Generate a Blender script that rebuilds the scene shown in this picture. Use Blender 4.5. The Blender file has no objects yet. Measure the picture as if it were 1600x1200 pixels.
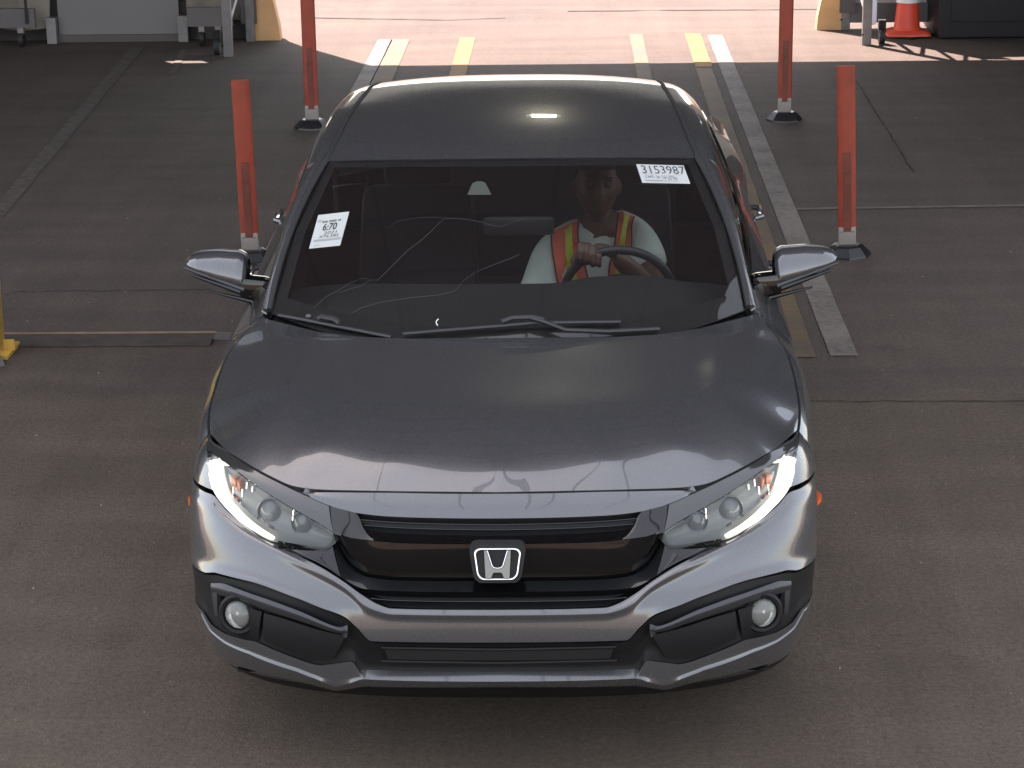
import bpy, bmesh, math, random
import numpy as np
from mathutils import Vector, Matrix, Euler
random.seed(4); np.random.seed(4)
SC = bpy.context.scene
COL = SC.collection

# ------------------------------------------------------------------ camera
FPX, PITCH, YAW, ROLL = 3523.0, math.radians(17.25), math.radians(-1.5), math.radians(-.8)
CAMLOC = np.array([.193, -5.6, 2.887])
_f = np.array([math.sin(YAW)*math.cos(PITCH), math.cos(YAW)*math.cos(PITCH), -math.sin(PITCH)])
_r0 = np.array([math.cos(YAW), -math.sin(YAW), 0.0]); _u0 = np.cross(_r0, _f)
_r = math.cos(ROLL)*_r0 + math.sin(ROLL)*_u0; _u = -math.sin(ROLL)*_r0 + math.cos(ROLL)*_u0
cd = bpy.data.cameras.new('camera'); cam = bpy.data.objects.new('camera', cd); COL.objects.link(cam)
cam.matrix_world = Matrix(((_r[0], _u[0], -_f[0], CAMLOC[0]), (_r[1], _u[1], -_f[1], CAMLOC[1]), (_r[2], _u[2], -_f[2], CAMLOC[2]), (0, 0, 0, 1)))
cd.sensor_width = 36; cd.lens = 36*FPX/1600; cd.clip_start = .1; cd.clip_end = 3000
SC.camera = cam

# ------------------------------------------------------------------ light
SUN_AZ = math.atan2(.845, -.535); SUN_EL = math.radians(53.9)      # the sun stands behind the lane, to the left
W = bpy.data.worlds.new('World'); SC.world = W; W.use_nodes = True
nt = W.node_tree; bg = nt.nodes['Background']; sky = nt.nodes.new('ShaderNodeTexSky')
sky.sky_type = 'NISHITA'; sky.sun_disc = False; sky.sun_elevation = SUN_EL; sky.sun_rotation = math.pi/2 - SUN_AZ
sky.air_density = 1.0; sky.dust_density = 1.2; sky.ozone_density = .6
tint = nt.nodes.new('ShaderNodeVectorMath'); tint.operation = 'MULTIPLY'; tint.inputs[1].default_value = (1.08, .965, .875)
haze_mix = nt.nodes.new('ShaderNodeMix'); haze_mix.data_type = 'RGBA'; haze_mix.inputs['Factor'].default_value = .4; haze_mix.inputs['B'].default_value = (4.6, 4.9, 5.2, 1)   # thin bright overcast
nt.links.new(sky.outputs[0], haze_mix.inputs['A']); nt.links.new(haze_mix.outputs['Result'], tint.inputs[0]); nt.links.new(tint.outputs[0], bg.inputs[0]); bg.inputs[1].default_value = .07
sd = bpy.data.lights.new('sun', 'SUN'); sd.energy = 3.4; sd.angle = math.radians(.5); sd.color = (1, .79, .73)
so = bpy.data.objects.new('sun', sd); COL.objects.link(so)
sdir = Vector((math.cos(SUN_AZ)*math.cos(SUN_EL), math.sin(SUN_AZ)*math.cos(SUN_EL), math.sin(SUN_EL)))
so.rotation_euler = sdir.to_track_quat('Z', 'Y').to_euler(); so.location = (-8, 20, 20)
SC.view_settings.view_transform = 'Standard'; SC.view_settings.look = 'None'
SC.view_settings.exposure = 3.0; SC.view_settings.gamma = 1.0
SC.cycles.max_bounces = 10; SC.cycles.transparent_max_bounces = 16
SC.cycles.use_denoising = True

# ------------------------------------------------------------------ pixel -> ray
def ray(u, v): return _f + _r*(u-800)/FPX - _u*(v-600)/FPX
def aty(u, v, y): d = ray(u, v); return CAMLOC + d*((y-CAMLOC[1])/d[1])
def atz(u, v, z): d = ray(u, v); return CAMLOC + d*((z-CAMLOC[2])/d[2])
def pr(P):
    q = np.asarray(P, float)-CAMLOC; d = q@_f
    return np.stack([800+FPX*(q@_r)/d, 600-FPX*(q@_u)/d], -1)

def pchip(xs, ys):
    xs = np.array(xs, float); ys = np.array(ys, float); h = np.diff(xs); d = np.diff(ys)/h
    m = np.zeros_like(ys); m[0] = d[0]; m[-1] = d[-1]
    for i in range(1, len(xs)-1):
        if d[i-1]*d[i] > 0:
            w1 = 2*h[i]+h[i-1]; w2 = h[i]+2*h[i-1]; m[i] = (w1+w2)/(w1/d[i-1]+w2/d[i])
    def f(x):
        x = np.asarray(x, float); i = np.clip(np.searchsorted(xs, x)-1, 0, len(xs)-2); t = (x-xs[i])/h[i]
        e = (2*t**3-3*t**2+1)*ys[i]+(t**3-2*t**2+t)*h[i]*m[i]+(-2*t**3+3*t**2)*ys[i+1]+(t**3-t**2)*h[i]*m[i+1]
        e = np.where(x < xs[0], ys[0]+m[0]*(x-xs[0]), e); return np.where(x > xs[-1], ys[-1]+m[-1]*(x-xs[-1]), e)
    return f
def resample(pts, n, smooth=True):
    pts = np.array(pts, float); d = np.linalg.norm(np.diff(pts, axis=0), axis=1); s = np.concatenate([[0], np.cumsum(np.maximum(d, 1e-6))]); s /= s[-1]
    t = np.linspace(0, 1, n)
    if smooth and len(pts) > 2: return np.stack([pchip(s, pts[:, k])(t) for k in range(pts.shape[1])], -1)
    return np.stack([np.interp(t, s, pts[:, k]) for k in range(pts.shape[1])], -1)

# ------------------------------------------------------------------ materials
MATS = {}
def mat(name, base=(.5, .5, .5), rough=.5, metal=0., coat=0., coat_rough=.03, emit=None, estr=0., spec=.5, bump=None, vary=None, coords='Object'):
    if name in MATS: return MATS[name]
    m = bpy.data.materials.new(name); m.use_nodes = True; n = m.node_tree; b = n.nodes['Principled BSDF']
    b.inputs['Base Color'].default_value = (*base, 1); b.inputs['Roughness'].default_value = rough; b.inputs['Metallic'].default_value = metal
    b.inputs['Coat Weight'].default_value = coat; b.inputs['Coat Roughness'].default_value = coat_rough; b.inputs['Specular IOR Level'].default_value = spec
    if emit: b.inputs['Emission Color'].default_value = (*emit, 1); b.inputs['Emission Strength'].default_value = estr
    if vary or bump: tc = n.nodes.new('ShaderNodeTexCoord')
    if vary:
        sc, amt = vary
        no = n.nodes.new('ShaderNodeTexNoise'); no.inputs['Scale'].default_value = sc; no.inputs['Detail'].default_value = 8; n.links.new(tc.outputs[coords], no.inputs['Vector'])
        cr = n.nodes.new('ShaderNodeMapRange'); cr.inputs['From Min'].default_value = .3; cr.inputs['From Max'].default_value = .7; cr.inputs['To Min'].default_value = 1-amt; cr.inputs['To Max'].default_value = 1+amt
        n.links.new(no.outputs['Fac'], cr.inputs['Value'])
        mx = n.nodes.new('ShaderNodeVectorMath'); mx.operation = 'SCALE'; mx.inputs[0].default_value = base; n.links.new(cr.outputs[0], mx.inputs['Scale']); n.links.new(mx.outputs[0], b.inputs['Base Color'])
    if bump:
        sc, st, dist = bump
        no = n.nodes.new('ShaderNodeTexNoise'); no.inputs['Scale'].default_value = sc; no.inputs['Detail'].default_value = 4; n.links.new(tc.outputs[coords], no.inputs['Vector'])
        bp = n.nodes.new('ShaderNodeBump'); bp.inputs['Strength'].default_value = st; bp.inputs['Distance'].default_value = dist; n.links.new(no.outputs['Fac'], bp.inputs['Height']); n.links.new(bp.outputs[0], b.inputs['Normal'])
    MATS[name] = m; return m
def glass(name, tint, fres_ior=1.45, rough=.0, body=None):
    m = bpy.data.materials.new(name); m.use_nodes = True; n = m.node_tree
    for x in list(n.nodes):
        if x.type != 'OUTPUT_MATERIAL': n.nodes.remove(x)
    o = [x for x in n.nodes if x.type == 'OUTPUT_MATERIAL'][0]
    t = n.nodes.new('ShaderNodeBsdfTransparent'); t.inputs[0].default_value = (*tint, 1)
    g = n.nodes.new('ShaderNodeBsdfGlossy'); g.inputs[0].default_value = (1, 1, 1, 1); g.inputs[1].default_value = rough
    fr = n.nodes.new('ShaderNodeFresnel'); fr.inputs[0].default_value = fres_ior
    mx = n.nodes.new('ShaderNodeMixShader'); n.links.new(fr.outputs[0], mx.inputs[0])
    src = t.outputs[0]
    if body:
        d = n.nodes.new('ShaderNodeBsdfDiffuse'); d.inputs[0].default_value = (*body[0], 1)
        m2 = n.nodes.new('ShaderNodeMixShader'); m2.inputs[0].default_value = body[1]; n.links.new(t.outputs[0], m2.inputs[1]); n.links.new(d.outputs[0], m2.inputs[2]); src = m2.outputs[0]
    n.links.new(src, mx.inputs[1]); n.links.new(g.outputs[0], mx.inputs[2]); n.links.new(mx.outputs[0], o.inputs[0])
    MATS[name] = m; return m

def paint_mat():
    m = mat('grey_metallic_paint', (.118, .119, .123), .25, .6, coat=1., coat_rough=.01)
    n = m.node_tree; b = n.nodes['Principled BSDF']; tc = n.nodes.new('ShaderNodeTexCoord')
    v = n.nodes.new('ShaderNodeTexVoronoi'); v.inputs['Scale'].default_value = 900; n.links.new(tc.outputs['Object'], v.inputs['Vector'])
    mr = n.nodes.new('ShaderNodeMapRange'); mr.inputs['To Min'].default_value = .14; mr.inputs['To Max'].default_value = .30
    n.links.new(v.outputs['Color'], mr.inputs['Value']); n.links.new(mr.outputs[0], b.inputs['Roughness'])
    no = n.nodes.new('ShaderNodeTexNoise'); no.inputs['Scale'].default_value = 2.5; no.inputs['Detail'].default_value = 6; n.links.new(tc.outputs['Object'], no.inputs['Vector'])
    mr2 = n.nodes.new('ShaderNodeMapRange'); mr2.inputs['From Min'].default_value = .35; mr2.inputs['From Max'].default_value = .75; mr2.inputs['To Min'].default_value = .005; mr2.inputs['To Max'].default_value = .03
    n.links.new(no.outputs['Fac'], mr2.inputs['Value']); n.links.new(mr2.outputs[0], b.inputs['Coat Roughness'])
    return m
PAINT = paint_mat()
GLOSSBLK = mat('gloss_black', (.004, .004, .0045), .04, spec=.6)
DARKPL = mat('dark_plastic', (.010, .0098, .0104), .55, spec=.25, bump=(400, .25, .001))
BLACK = mat('black_matte', (.006, .006, .006), .75)
MESHBLK = mat('black_mesh', (.010, .010, .010), .45)
CHROME = mat('chrome', (.85, .85, .84), .07, 1.)
SATIN = mat('satin_trim', (.055, .055, .06), .4, .5, coat=.2)
RUBBER = mat('rubber', (.018, .018, .018), .65, bump=(60, .2, .002))
RIM = mat('alloy', (.45, .45, .46), .25, 1.)
REFL = mat('lamp_reflector', (.26, .265, .25), .35, .3)
REFLD = mat('lamp_bezel', (.20, .205, .195), .45, .2)
SMOKED = mat('smoked_trim', (.030, .031, .030), .12, .0, coat=1., coat_rough=.02)
AMBER = mat('amber_plastic', (.50, .15, .05), .25, coat=.4)
ORANGEM = mat('orange_marker', (.75, .11, .02), .3, coat=.4)
DRL = mat('daytime_light', (1, 1, 1), .3, emit=(1, .94, .84), estr=.55)
GLASS = glass('windshield_glass', (.86, .89, .87), body=((.36, .30, .30), .028))  # pale diffuse share stands in for the veiling reflection on the glass
SIDEGL = glass('side_glass', (.5, .52, .51))
LENS = glass('clear_lens', (.93, .94, .94), 1.45)
FOGL = glass('fog_glass', (.95, .95, .93), 1.45, body=((.55, .56, .52), .28))
SHELL = mat('under_body', (.008, .008, .008), .8)
INTER = mat('interior_black', (.017, .018, .019), .7, bump=(150, .2, .001))
SEATM = mat('seat_fabric', (.02, .02, .022), .9, bump=(300, .3, .001))

# ------------------------------------------------------------------ objects
def tag(o, label=None, cat=None, group=None, kind=None):
    if label: o['label'] = label
    if cat: o['category'] = cat
    if group: o['group'] = group
    if kind: o['kind'] = kind
    return o
def empty(name, loc=(0, 0, 0)):
    o = bpy.data.objects.new(name, None); o.location = loc; o.empty_display_size = .2; COL.objects.link(o); return o
def mobj(name, verts, faces, m, parent=None, smooth=True, auto=None):
    me = bpy.data.meshes.new(name); me.from_pydata([tuple(map(float, v)) for v in verts], [], [tuple(int(i) for i in f) for f in faces]); me.update()
    o = bpy.data.objects.new(name, me); COL.objects.link(o)
    if m: me.materials.append(m)
    if parent is not None:
        o.parent = parent
        pm = Vector((0, 0, 0)); q = parent
        while q is not None: pm += q.location; q = q.parent
        me.transform(Matrix.Translation(-pm))
    if smooth:
        for p in me.polygons: p.use_smooth = True
        if auto:
            me.set_sharp_from_angle(angle=math.radians(auto))
    return o
class MB:
    def __init__(s): s.v = []; s.f = []
    def add(s, V, Fc):
        k = len(s.v); s.v += [tuple(map(float, x)) for x in V]; s.f += [tuple(int(i)+k for i in f) for f in Fc]; return s
    def box(s, c, d, rz=0, rx=0, ry=0, taper=1.0):
        M = Matrix.Translation(c) @ Euler((rx, ry, rz)).to_matrix().to_4x4(); V = []
        for z in (-1, 1):
            k = taper if z > 0 else 1
            for x, y in ((-1, -1), (1, -1), (1, 1), (-1, 1)): V.append(M @ Vector((x*d[0]/2*k, y*d[1]/2*k, z*d[2]/2)))
        return s.add(V, [(0, 3, 2, 1), (4, 5, 6, 7), (0, 1, 5, 4), (1, 2, 6, 5), (2, 3, 7, 6), (3, 0, 4, 7)])
    def tube(s, pts, r, n=8, cap=True, flat=None):
        pts = [Vector(p) for p in pts]; rs = r if hasattr(r, '__len__') else [r]*len(pts); k0 = len(s.v); up = None
        for i, p in enumerate(pts):
            t = (pts[min(i+1, len(pts)-1)]-pts[max(i-1, 0)]).normalized()
            if up is None: up = Vector((0, 0, 1)) if abs(t.z) < .9 else Vector((1, 0, 0))
            a = t.cross(up).normalized(); b = a.cross(t).normalized(); up = b
            for j in range(n):
                w = 2*math.pi*j/n; s.v.append(tuple(p+a*math.cos(w)*rs[i]*(flat[0] if flat else 1)+b*math.sin(w)*rs[i]*(flat[1] if flat else 1)))
        for i in range(len(pts)-1):
            for j in range(n): s.f.append((k0+i*n+j, k0+i*n+(j+1) % n, k0+(i+1)*n+(j+1) % n, k0+(i+1)*n+j))
        if cap: s.f.append(tuple(k0+j for j in range(n))[::-1]); s.f.append(tuple(k0+(len(pts)-1)*n+j for j in range(n)))
        return s
    def lathe(s, prof, c=(0, 0, 0), n=32, M=None, sq=None):
        M = M or Matrix.Translation(c); k0 = len(s.v)
        for r, z in prof:
            for j in range(n):
                w = 2*math.pi*j/n; s.v.append(tuple(M @ Vector((r*math.cos(w), r*math.sin(w), z))))
        for i in range(len(prof)-1):
            for j in range(n): s.f.append((k0+i*n+j, k0+i*n+(j+1) % n, k0+(i+1)*n+(j+1) % n, k0+(i+1)*n+j))
        return s
    def grid(s, P, flip=False):
        P = np.asarray(P); a, b = P.shape[:2]; k = len(s.v); s.v += [tuple(map(float, p)) for p in P.reshape(-1, 3)]
        for i in range(a-1):
            for j in range(b-1):
                f = (k+i*b+j, k+(i+1)*b+j, k+(i+1)*b+j+1, k+i*b+j+1); s.f.append(f[::-1] if flip else f)
        return s
    def build(s, name, m, parent=None, smooth=False, auto=None, bevel=0):
        o = mobj(name, s.v, s.f, m, parent, smooth or bevel > 0, auto or (35 if (smooth or bevel) else None))
        if bevel:
            bm = bmesh.new(); bm.from_mesh(o.data)
            bm.edges.ensure_lookup_table()
            es = [e for e in bm.edges if len(e.link_faces) == 2 and e.calc_face_angle(0) > .6]
            bmesh.ops.bevel(bm, geom=es, offset=bevel, segments=2, profile=.6, affect='EDGES'); bm.to_mesh(o.data); bm.free()
            for p in o.data.polygons: p.use_smooth = True
            o.data.set_sharp_from_angle(angle=math.radians(40))
        return o

def grid_faces(a, b, off=0):
    return [(off+i*b+j, off+(i+1)*b+j, off+(i+1)*b+j+1, off+i*b+j+1) for i in range(a-1) for j in range(b-1)]
def gnormal(P):
    du = np.gradient(P, axis=0); dv = np.gradient(P, axis=1); n = np.cross(du, dv); l = np.linalg.norm(n, axis=-1, keepdims=True)
    return n/np.maximum(l, 1e-12)
def panel(name, P, m, parent, out=(0, -1, .4), flange=.012, mirror=None, skip=(), round_=.0, label=None):
    """A body panel from a grid of points, its edges folded inwards by `flange`. mirror: None / 'join' / 'copy'. skip: sides without a fold: u0,u1,v0,v1"""
    P = np.asarray(P, float)
    def make(P, out, sk):
        a, b = P.shape[:2]; n = gnormal(P); flip = (n.reshape(-1, 3).mean(0)@np.array(out)) < 0
        if flip: n = -n
        V = [P.reshape(-1, 3)]; Fs = grid_faces(a, b)
        if flip: Fs = [f[::-1] for f in Fs]
        if flange:
            idx = []
            if 'v0' not in sk: idx.append([(i, 0) for i in range(a)])
            if 'u1' not in sk: idx.append([(a-1, j) for j in range(b)])
            if 'v1' not in sk: idx.append([(i, b-1) for i in range(a)][::-1])
            if 'u0' not in sk: idx.append([(0, j) for j in range(b)][::-1])
            k = a*b
            for side in idx:
                A = [P[i, j]-n[i, j]*flange for i, j in side]; V.append(np.array(A))
                for q in range(len(side)-1):
                    i0, j0 = side[q]; i1, j1 = side[q+1]; f = (i0*b+j0, k+q, k+q+1, i1*b+j1)
                    Fs.append(f[::-1] if flip else f)
                k += len(side)
        return np.concatenate(V), Fs
    out = np.array(out, float); res = []
    V, Fs = make(P, out, skip)
    if mirror == 'join':
        Q = P[::-1].copy(); Q[..., 0] *= -1
        if abs(P[-1, :, 0]).max() < 1e-4: full = np.concatenate([P, Q[1:]])
        else: full = np.concatenate([Q, P[1:]])
        V, Fs = make(full, out, skip)
    o = mobj(name, V, Fs, m, parent, True, 32); res.append(o)
    if label: o['label'] = label
    if mirror == 'copy':
        Q = P.copy(); Q[..., 0] *= -1; out2 = out*np.array([-1, 1, 1])
        V, Fs = make(Q, out2, skip); o2 = mobj(name, V, Fs, m, parent, True, 32); res.append(o2)
        if label: o2['label'] = label
    return res

# ------------------------------------------------------------------ nose surface of the car
YE = .64
Wz = pchip([.12, .2, .33, .45, .60, .70, .785, .80, .86], [.85, .872, .895, .906, .914, .907, .875, .862, .80])
cz = pchip([.12, .15, .22, .28, .34, .42, .50, .54, .62, .72, .78, .84, .9], [.12, .10, .06, .02, .01, .0, .008, .03, .062, .135, .195, .28, .4])
NZ = pchip([.1, .30, .42, .55, .70, .80, .9], [2.9, 3.0, 3.1, 2.8, 2.45, 2.3, 2.25])
def S(ph, z):
    ph = np.asarray(ph, float); z = np.asarray(z, float); NE = NZ(z); r = (np.abs(np.cos(ph))**NE+np.abs(np.sin(ph))**NE)**(-1/NE)
    return np.stack([Wz(z)*r*np.sin(ph), cz(z)+(YE-cz(z))*(1-r*np.cos(ph)), z+0*ph], -1)
def _g(P):
    NE = float(NZ(P[2])); return (abs(P[0])/Wz(P[2]))**NE+max(0, 1-(P[1]-cz(P[2]))/(YE-cz(P[2])))**NE-1
def hit(u, v):
    """pixel -> (phi, z) on the nose surface (falls back to the side edge)"""
    d = ray(u, v); ts = np.linspace(5.2, 8.2, 160)/_f.dot(d); last = None
    for i in range(len(ts)):
        p = CAMLOC+d*ts[i]
        if p[1] > YE: break
        if .1 < p[2] < .98 and _g(p) < 0:
            lo, hi = ts[i-1], ts[i]
            for _ in range(30):
                mm = (lo+hi)/2
                if _g(CAMLOC+d*mm) < 0: hi = mm
                else: lo = mm
            p = CAMLOC+d*lo; return (math.atan2(p[0]/Wz(p[2]), 1-(p[1]-cz(p[2]))/(YE-cz(p[2]))), p[2])
    p = aty(u, v, YE); return (-math.pi/2, float(p[2]))
TOCAM = None
def fcurve(pts, n, center=False, smooth=True):
    Q = [hit(*p) if len(p) == 2 else (p[1], p[2]) for p in pts]
    if center: Q[-1] = (0.0, Q[-1][1])
    return resample(Q, n, smooth)
def npatch(curves, nu, nv, offs=(0,), center=False, smooth=True, blend='linear'):
    """grid through >=2 pixel curves on the nose; offs: displacement towards the viewer side at each row, piecewise linear"""
    Cs = [fcurve(c, nu, center, smooth) for c in curves]; t = np.linspace(0, 1, nv); G = np.zeros((nu, nv, 2)); k = len(Cs)
    s = np.linspace(0, 1, k)
    for j, tt in enumerate(t):
        i = min(int(tt*(k-1)), k-2); f = tt*(k-1)-i
        G[:, j] = Cs[i]*(1-f)+Cs[i+1]*f
    P = S(G[..., 0], G[..., 1])
    o = np.interp(t, np.linspace(0, 1, len(offs)), offs) if np.ndim(offs) == 1 else offs
    d = CAMLOC-P; d[..., 0] = d[..., 0]*0+.03*np.sign(P[..., 0]); d /= np.linalg.norm(d, axis=-1, keepdims=True)
    return P+d*(o[None, :, None] if np.ndim(o) == 1 else o[..., None])

# ================================================================== CAR
car = empty('parked_car'); tag(car, 'grey metallic four-door sedan with lit daytime lamps driving under the canopy', 'car')
# --- inner dark shell behind the nose panels
ph = np.linspace(-math.pi/2, math.pi/2, 60); zz = np.linspace(.27, .80, 30); G = np.meshgrid(ph, zz, indexing='ij')
P = S(*G); P = P*np.array([.955, 1, 1])+np.array([0, .055, -.01]); panel('nose_shell', P, SHELL, car, flange=0)

SEAM = [(324, 678), (357, 706), (390, 728), (427, 748), (463, 765.0)]
# silver strip ahead of the hood
top = [(471, 769), (540, 769.5), (640, 770.5), (783, 771.5)]; bot = [(473, 770.5), (515, 790), (555, 801), (610, 807), (783, 810)]
panel('front_strip', npatch([top, bot], 60, 8, (0, .004, 0), True), PAINT, car, mirror='join', flange=.02, skip=('u0', 'u1'))
# slim upper grille opening
panel('grille_mesh', npatch([[(540, 797), (555, 803), (610, 808), (783, 811)], [(552, 812), (573, 828), (610, 833), (783, 837)]], 50, 6, (-.02, -.045, -.02), True), MESHBLK, car, mirror='join', flange=.0)
mb = MB()
for k in range(2):
    c = npatch([[(562, 812+k*8), (610, 816+k*8), (783, 820+k*8)]]*2, 40, 2, (-.012,), True)[:, 0]
    full = np.concatenate([c, (c*np.array([-1, 1, 1]))[::-1][1:]]); mb.tube(full, .0022, 6)
mb.build('grille_bar', GLOSSBLK, car, True)
# gloss black wing
panel('grille_wing', npatch([[(516, 791), (555, 801.5), (574, 827), (612, 834), (783, 837)], [(522, 833), (560, 842), (590, 845), (630, 848), (783, 849.5)]], 70, 8, (0, .008, .018), True), GLOSSBLK, car, mirror='join', flange=.03)
panel('grille_face', npatch([[(522, 834), (560, 843), (590, 846), (630, 849), (783, 850.5)], [(523, 850), (545, 885), (580, 902), (620, 906), (783, 907)]], 70, 12, (.020, -.040), True), GLOSSBLK, car, mirror='join', flange=.01)
panel('grille_lower_bar', npatch([[(520, 852), (540, 886), (580, 903), (620, 907), (783, 908)], [(500, 870), (530, 899), (570, 920), (605, 923), (783, 925)]], 70, 6, (-.03, .0), True), GLOSSBLK, car, mirror='join', flange=.02)
panel('grille_lower_mesh', npatch([[(560, 918), (605, 922), (783, 924)], [(575, 930), (612, 948), (783, 952)]], 50, 6, (-.03, -.05, -.03), True), MESHBLK, car, mirror='join', flange=0)
mb = MB()
for k in range(2):
    c = npatch([[(578, 927+k*8), (612, 930+k*8), (783, 932+k*8)]]*2, 40, 2, (-.022,), True)[:, 0]
    full = np.concatenate([c, (c*np.array([-1, 1, 1]))[::-1][1:]]); mb.tube(full, .002, 6)
mb.build('grille_lower_slat', GLOSSBLK, car, True)
panel('grille_side_trim', npatch([[(433, 845), (456, 849), (485, 855), (507, 857), (519, 853)], [(436, 849), (470, 866), (500, 881), (516, 890), (532, 901)]], 30, 6, (-.012, 0)), GLOSSBLK, car, mirror='copy', flange=.02)

panel('fender_tip', npatch([[('s', -math.pi/2, .797), ('s', -math.pi/2, .76), ('s', -math.pi/2, .73), ('s', -math.pi/2, .703)], [(324, 690), (324.5, 712), (327, 742), (331, 765)]], 24, 10, (-.001,)), PAINT, car, out=(-1, -.5, .2), mirror='copy', flange=.015)
# bumper cover
bt = [('s', -math.pi/2, .700), (317, 768), (330, 773), (351, 796), (385, 824), (427, 847), (463, 867), (500, 886), (537, 909), (566, 930), (592, 945), (612, 951), (783, 953)]
bb = [('s', -math.pi/2, .487), (320, 894), (339, 895), (390, 908), (463, 934), (500, 949), (537, 963), (559, 982), (581, 1002), (620, 1003), (783, 1004)]
def mids(f, dv=0):
    n = 40; A = fcurve(bt, n, True); B = fcurve(bb, n, True); return A*(1-f)+B*f
nu, nv = 160, 26; A = fcurve(bt, nu, True); B = fcurve(bb, nu, True); t = np.linspace(0, 1, nv)
G = A[:, None]*(1-t[None, :, None])+B[:, None]*t[None, :, None]; P = S(G[..., 0], G[..., 1])
u_ = np.linspace(0, 1, nu)[:, None]; side = np.clip((.72-u_)/.2, 0, 1)
off = -.016*np.exp(-(t/.10)**2)[None]*np.clip(side*1.2, 0, 1)     # rolled-in upper edge below the lamp
off = off + .010*np.exp(-((t-1)/.10)**2)[None]*side               # lower edge lip over the fog lamp bay
off = off + (.010*np.exp(-((t[None]-.16)/.1)**2))*(1-side)        # ledge under the grille
d = CAMLOC-P; d[..., 0] = 0; d /= np.linalg.norm(d, axis=-1, keepdims=True); P = P+d*off[..., None]
panel('front_bumper', P, PAINT, car, mirror='join', flange=.025)

# dark lower bay with intake
lt = [('s', -math.pi/2, .483), (321, 898), (339, 899), (390, 911), (463, 937), (537, 966), (559, 985), (581, 1005), (783, 1007)]
lb = [('s', -math.pi/2, .345), (318, 957), (330, 977), (353, 992), (401, 1004), (485, 1038), (500, 1041), (551, 1034), (566, 1058), (783, 1060)]
panel('lower_grille', npatch([lt, lb], 120, 14, (-.012, -.028, -.03, -.012), True), DARKPL, car, mirror='join', flange=.01)
panel('intake_slot', npatch([[(600, 1014), (640, 1015.5), (783, 1017)], [(606, 1030), (640, 1031), (783, 1032)]], 40, 5, (-.008,), True), BLACK, car, mirror='join', flange=.008)
mb = MB()
for k in range(2):
    c = npatch([[(596, 1012+k*21), (640, 1013+k*21), (783, 1015+k*21)]]*2, 30, 2, (-.006,), True)[:, 0]
    mb.tube(np.concatenate([c, (c*np.array([-1, 1, 1]))[::-1][1:]]), .004, 6)
mb.build('intake_slat', DARKPL, car, True)
panel('fog_bay_trim', npatch([[(330, 911), (353, 913), (408, 933), (463, 953), (518, 977), (543, 986)], [(330, 926), (372, 937), (427, 957), (482, 975), (533, 990), (544, 988)]], 50, 6, (.004, .010, -.002)), SATIN, car, mirror='copy', flange=.02)
panel('fog_bay_edge', npatch([[(330, 912), (332, 935), (336, 962)], [(337, 914), (339, 935), (341, 962)]], 14, 4, (.0, .002)), SATIN, car, mirror='copy', flange=.015)
panel('fog_bay_flat', npatch([[(412, 958), (440, 966), (500, 985), (540, 994)], [(412, 1000), (440, 1013), (487, 1031), (520, 1030)]], 24, 10, (-.006, -.004)), DARKPL, car, mirror='copy', flange=.02)
panel('fog_bay_block', npatch([[(343, 938), (372, 944), (408, 956)], [(345, 980), (372, 994), (404, 1006)]], 14, 10, (-.012, -.014)), DARKPL, car, mirror='copy', flange=.02)

# painted lip
l0 = [('s', -math.pi/2, .352), (317, 955), (330, 976), (353, 991), (401, 1003), (485, 1037), (500, 1040), (551, 1033), (566, 1057), (783, 1059)]
l1 = [('s', -math.pi/2, .340), (315, 960), (328, 985), (353, 1006), (390, 1022), (463, 1049), (500, 1063), (524, 1074), (566, 1061), (783, 1065)]
l2 = [('s', -math.pi/2, .262), (323, 1003), (332, 1019), (353, 1034), (390, 1046), (463, 1064), (500, 1073), (524, 1080), (566, 1072), (783, 1073)]
panel('front_lip', npatch([l0, l1], 140, 12, (-.002, .000, .001, .003, .011), True, smooth=False), PAINT, car, mirror='join', flange=.0)
panel('lip_face', npatch([l1, l2], 140, 6, (.011, -.010), True, smooth=False), PAINT, car, mirror='join', flange=.03)
l3 = [('s', -math.pi/2, .24), ('s', -1.2, .23), ('s', -.8, .23), ('s', -.4, .23), ('s', 0, .23)]
panel('air_dam', npatch([[('s', -math.pi/2, .27), ('s', -1.3, .26), ('s', -.9, .255), ('s', -.6, .26), ('s', -.5, .245), ('s', -.4, .27), ('s', 0, .275)], l3], 60, 6, (-.05, -.16), True), DARKPL, car, mirror='join', flange=0)

# fog lamps
def on_nose(u, v, off=0):
    a, z = hit(u, v); P = S(np.array(a), np.array(z)); d = CAMLOC-P; d[0] = 0; d /= np.linalg.norm(d); return P+d*off
c = on_nose(371, 961, -.004)
for sx in (1, -1):
    cc = Vector((c[0]*sx, c[1], c[2])); ax = Vector((-.25*sx, -1, .10)).normalized(); M = Matrix.Translation(cc) @ ax.to_track_quat('Z', 'Y').to_matrix().to_4x4()
    fo = MB().lathe([(.060, -.03), (.058, -.004), (.052, .003), (.044, .001), (.040, -.008), (.039, -.03)], n=40, M=M).build('fog_lamp', DARKPL, car, True)
    MB().lathe([(.038, -.004), (.034, .005), (.025, .011), (.012, .014), (.0001, .015)], n=32, M=M).build('lens', FOGL, fo, True)
    mb = MB().lathe([(.040, -.006), (.037, -.010), (.031, -.018), (.021, -.026), (.006, -.030), (.0001, -.030)], n=32, M=M)
    mb.build('reflector', mat('fog_reflector', (.85, .86, .82), .22, .8), fo, True)
    M2 = M @ Matrix.Translation((0, 0, -.02)); MB().lathe([(.009, -.012), (.009, .010), (.0001, .013)], n=12, M=M2).build('bulb', mat('bulb', (.8, .8, .75), .2, .5), fo, True)

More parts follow.
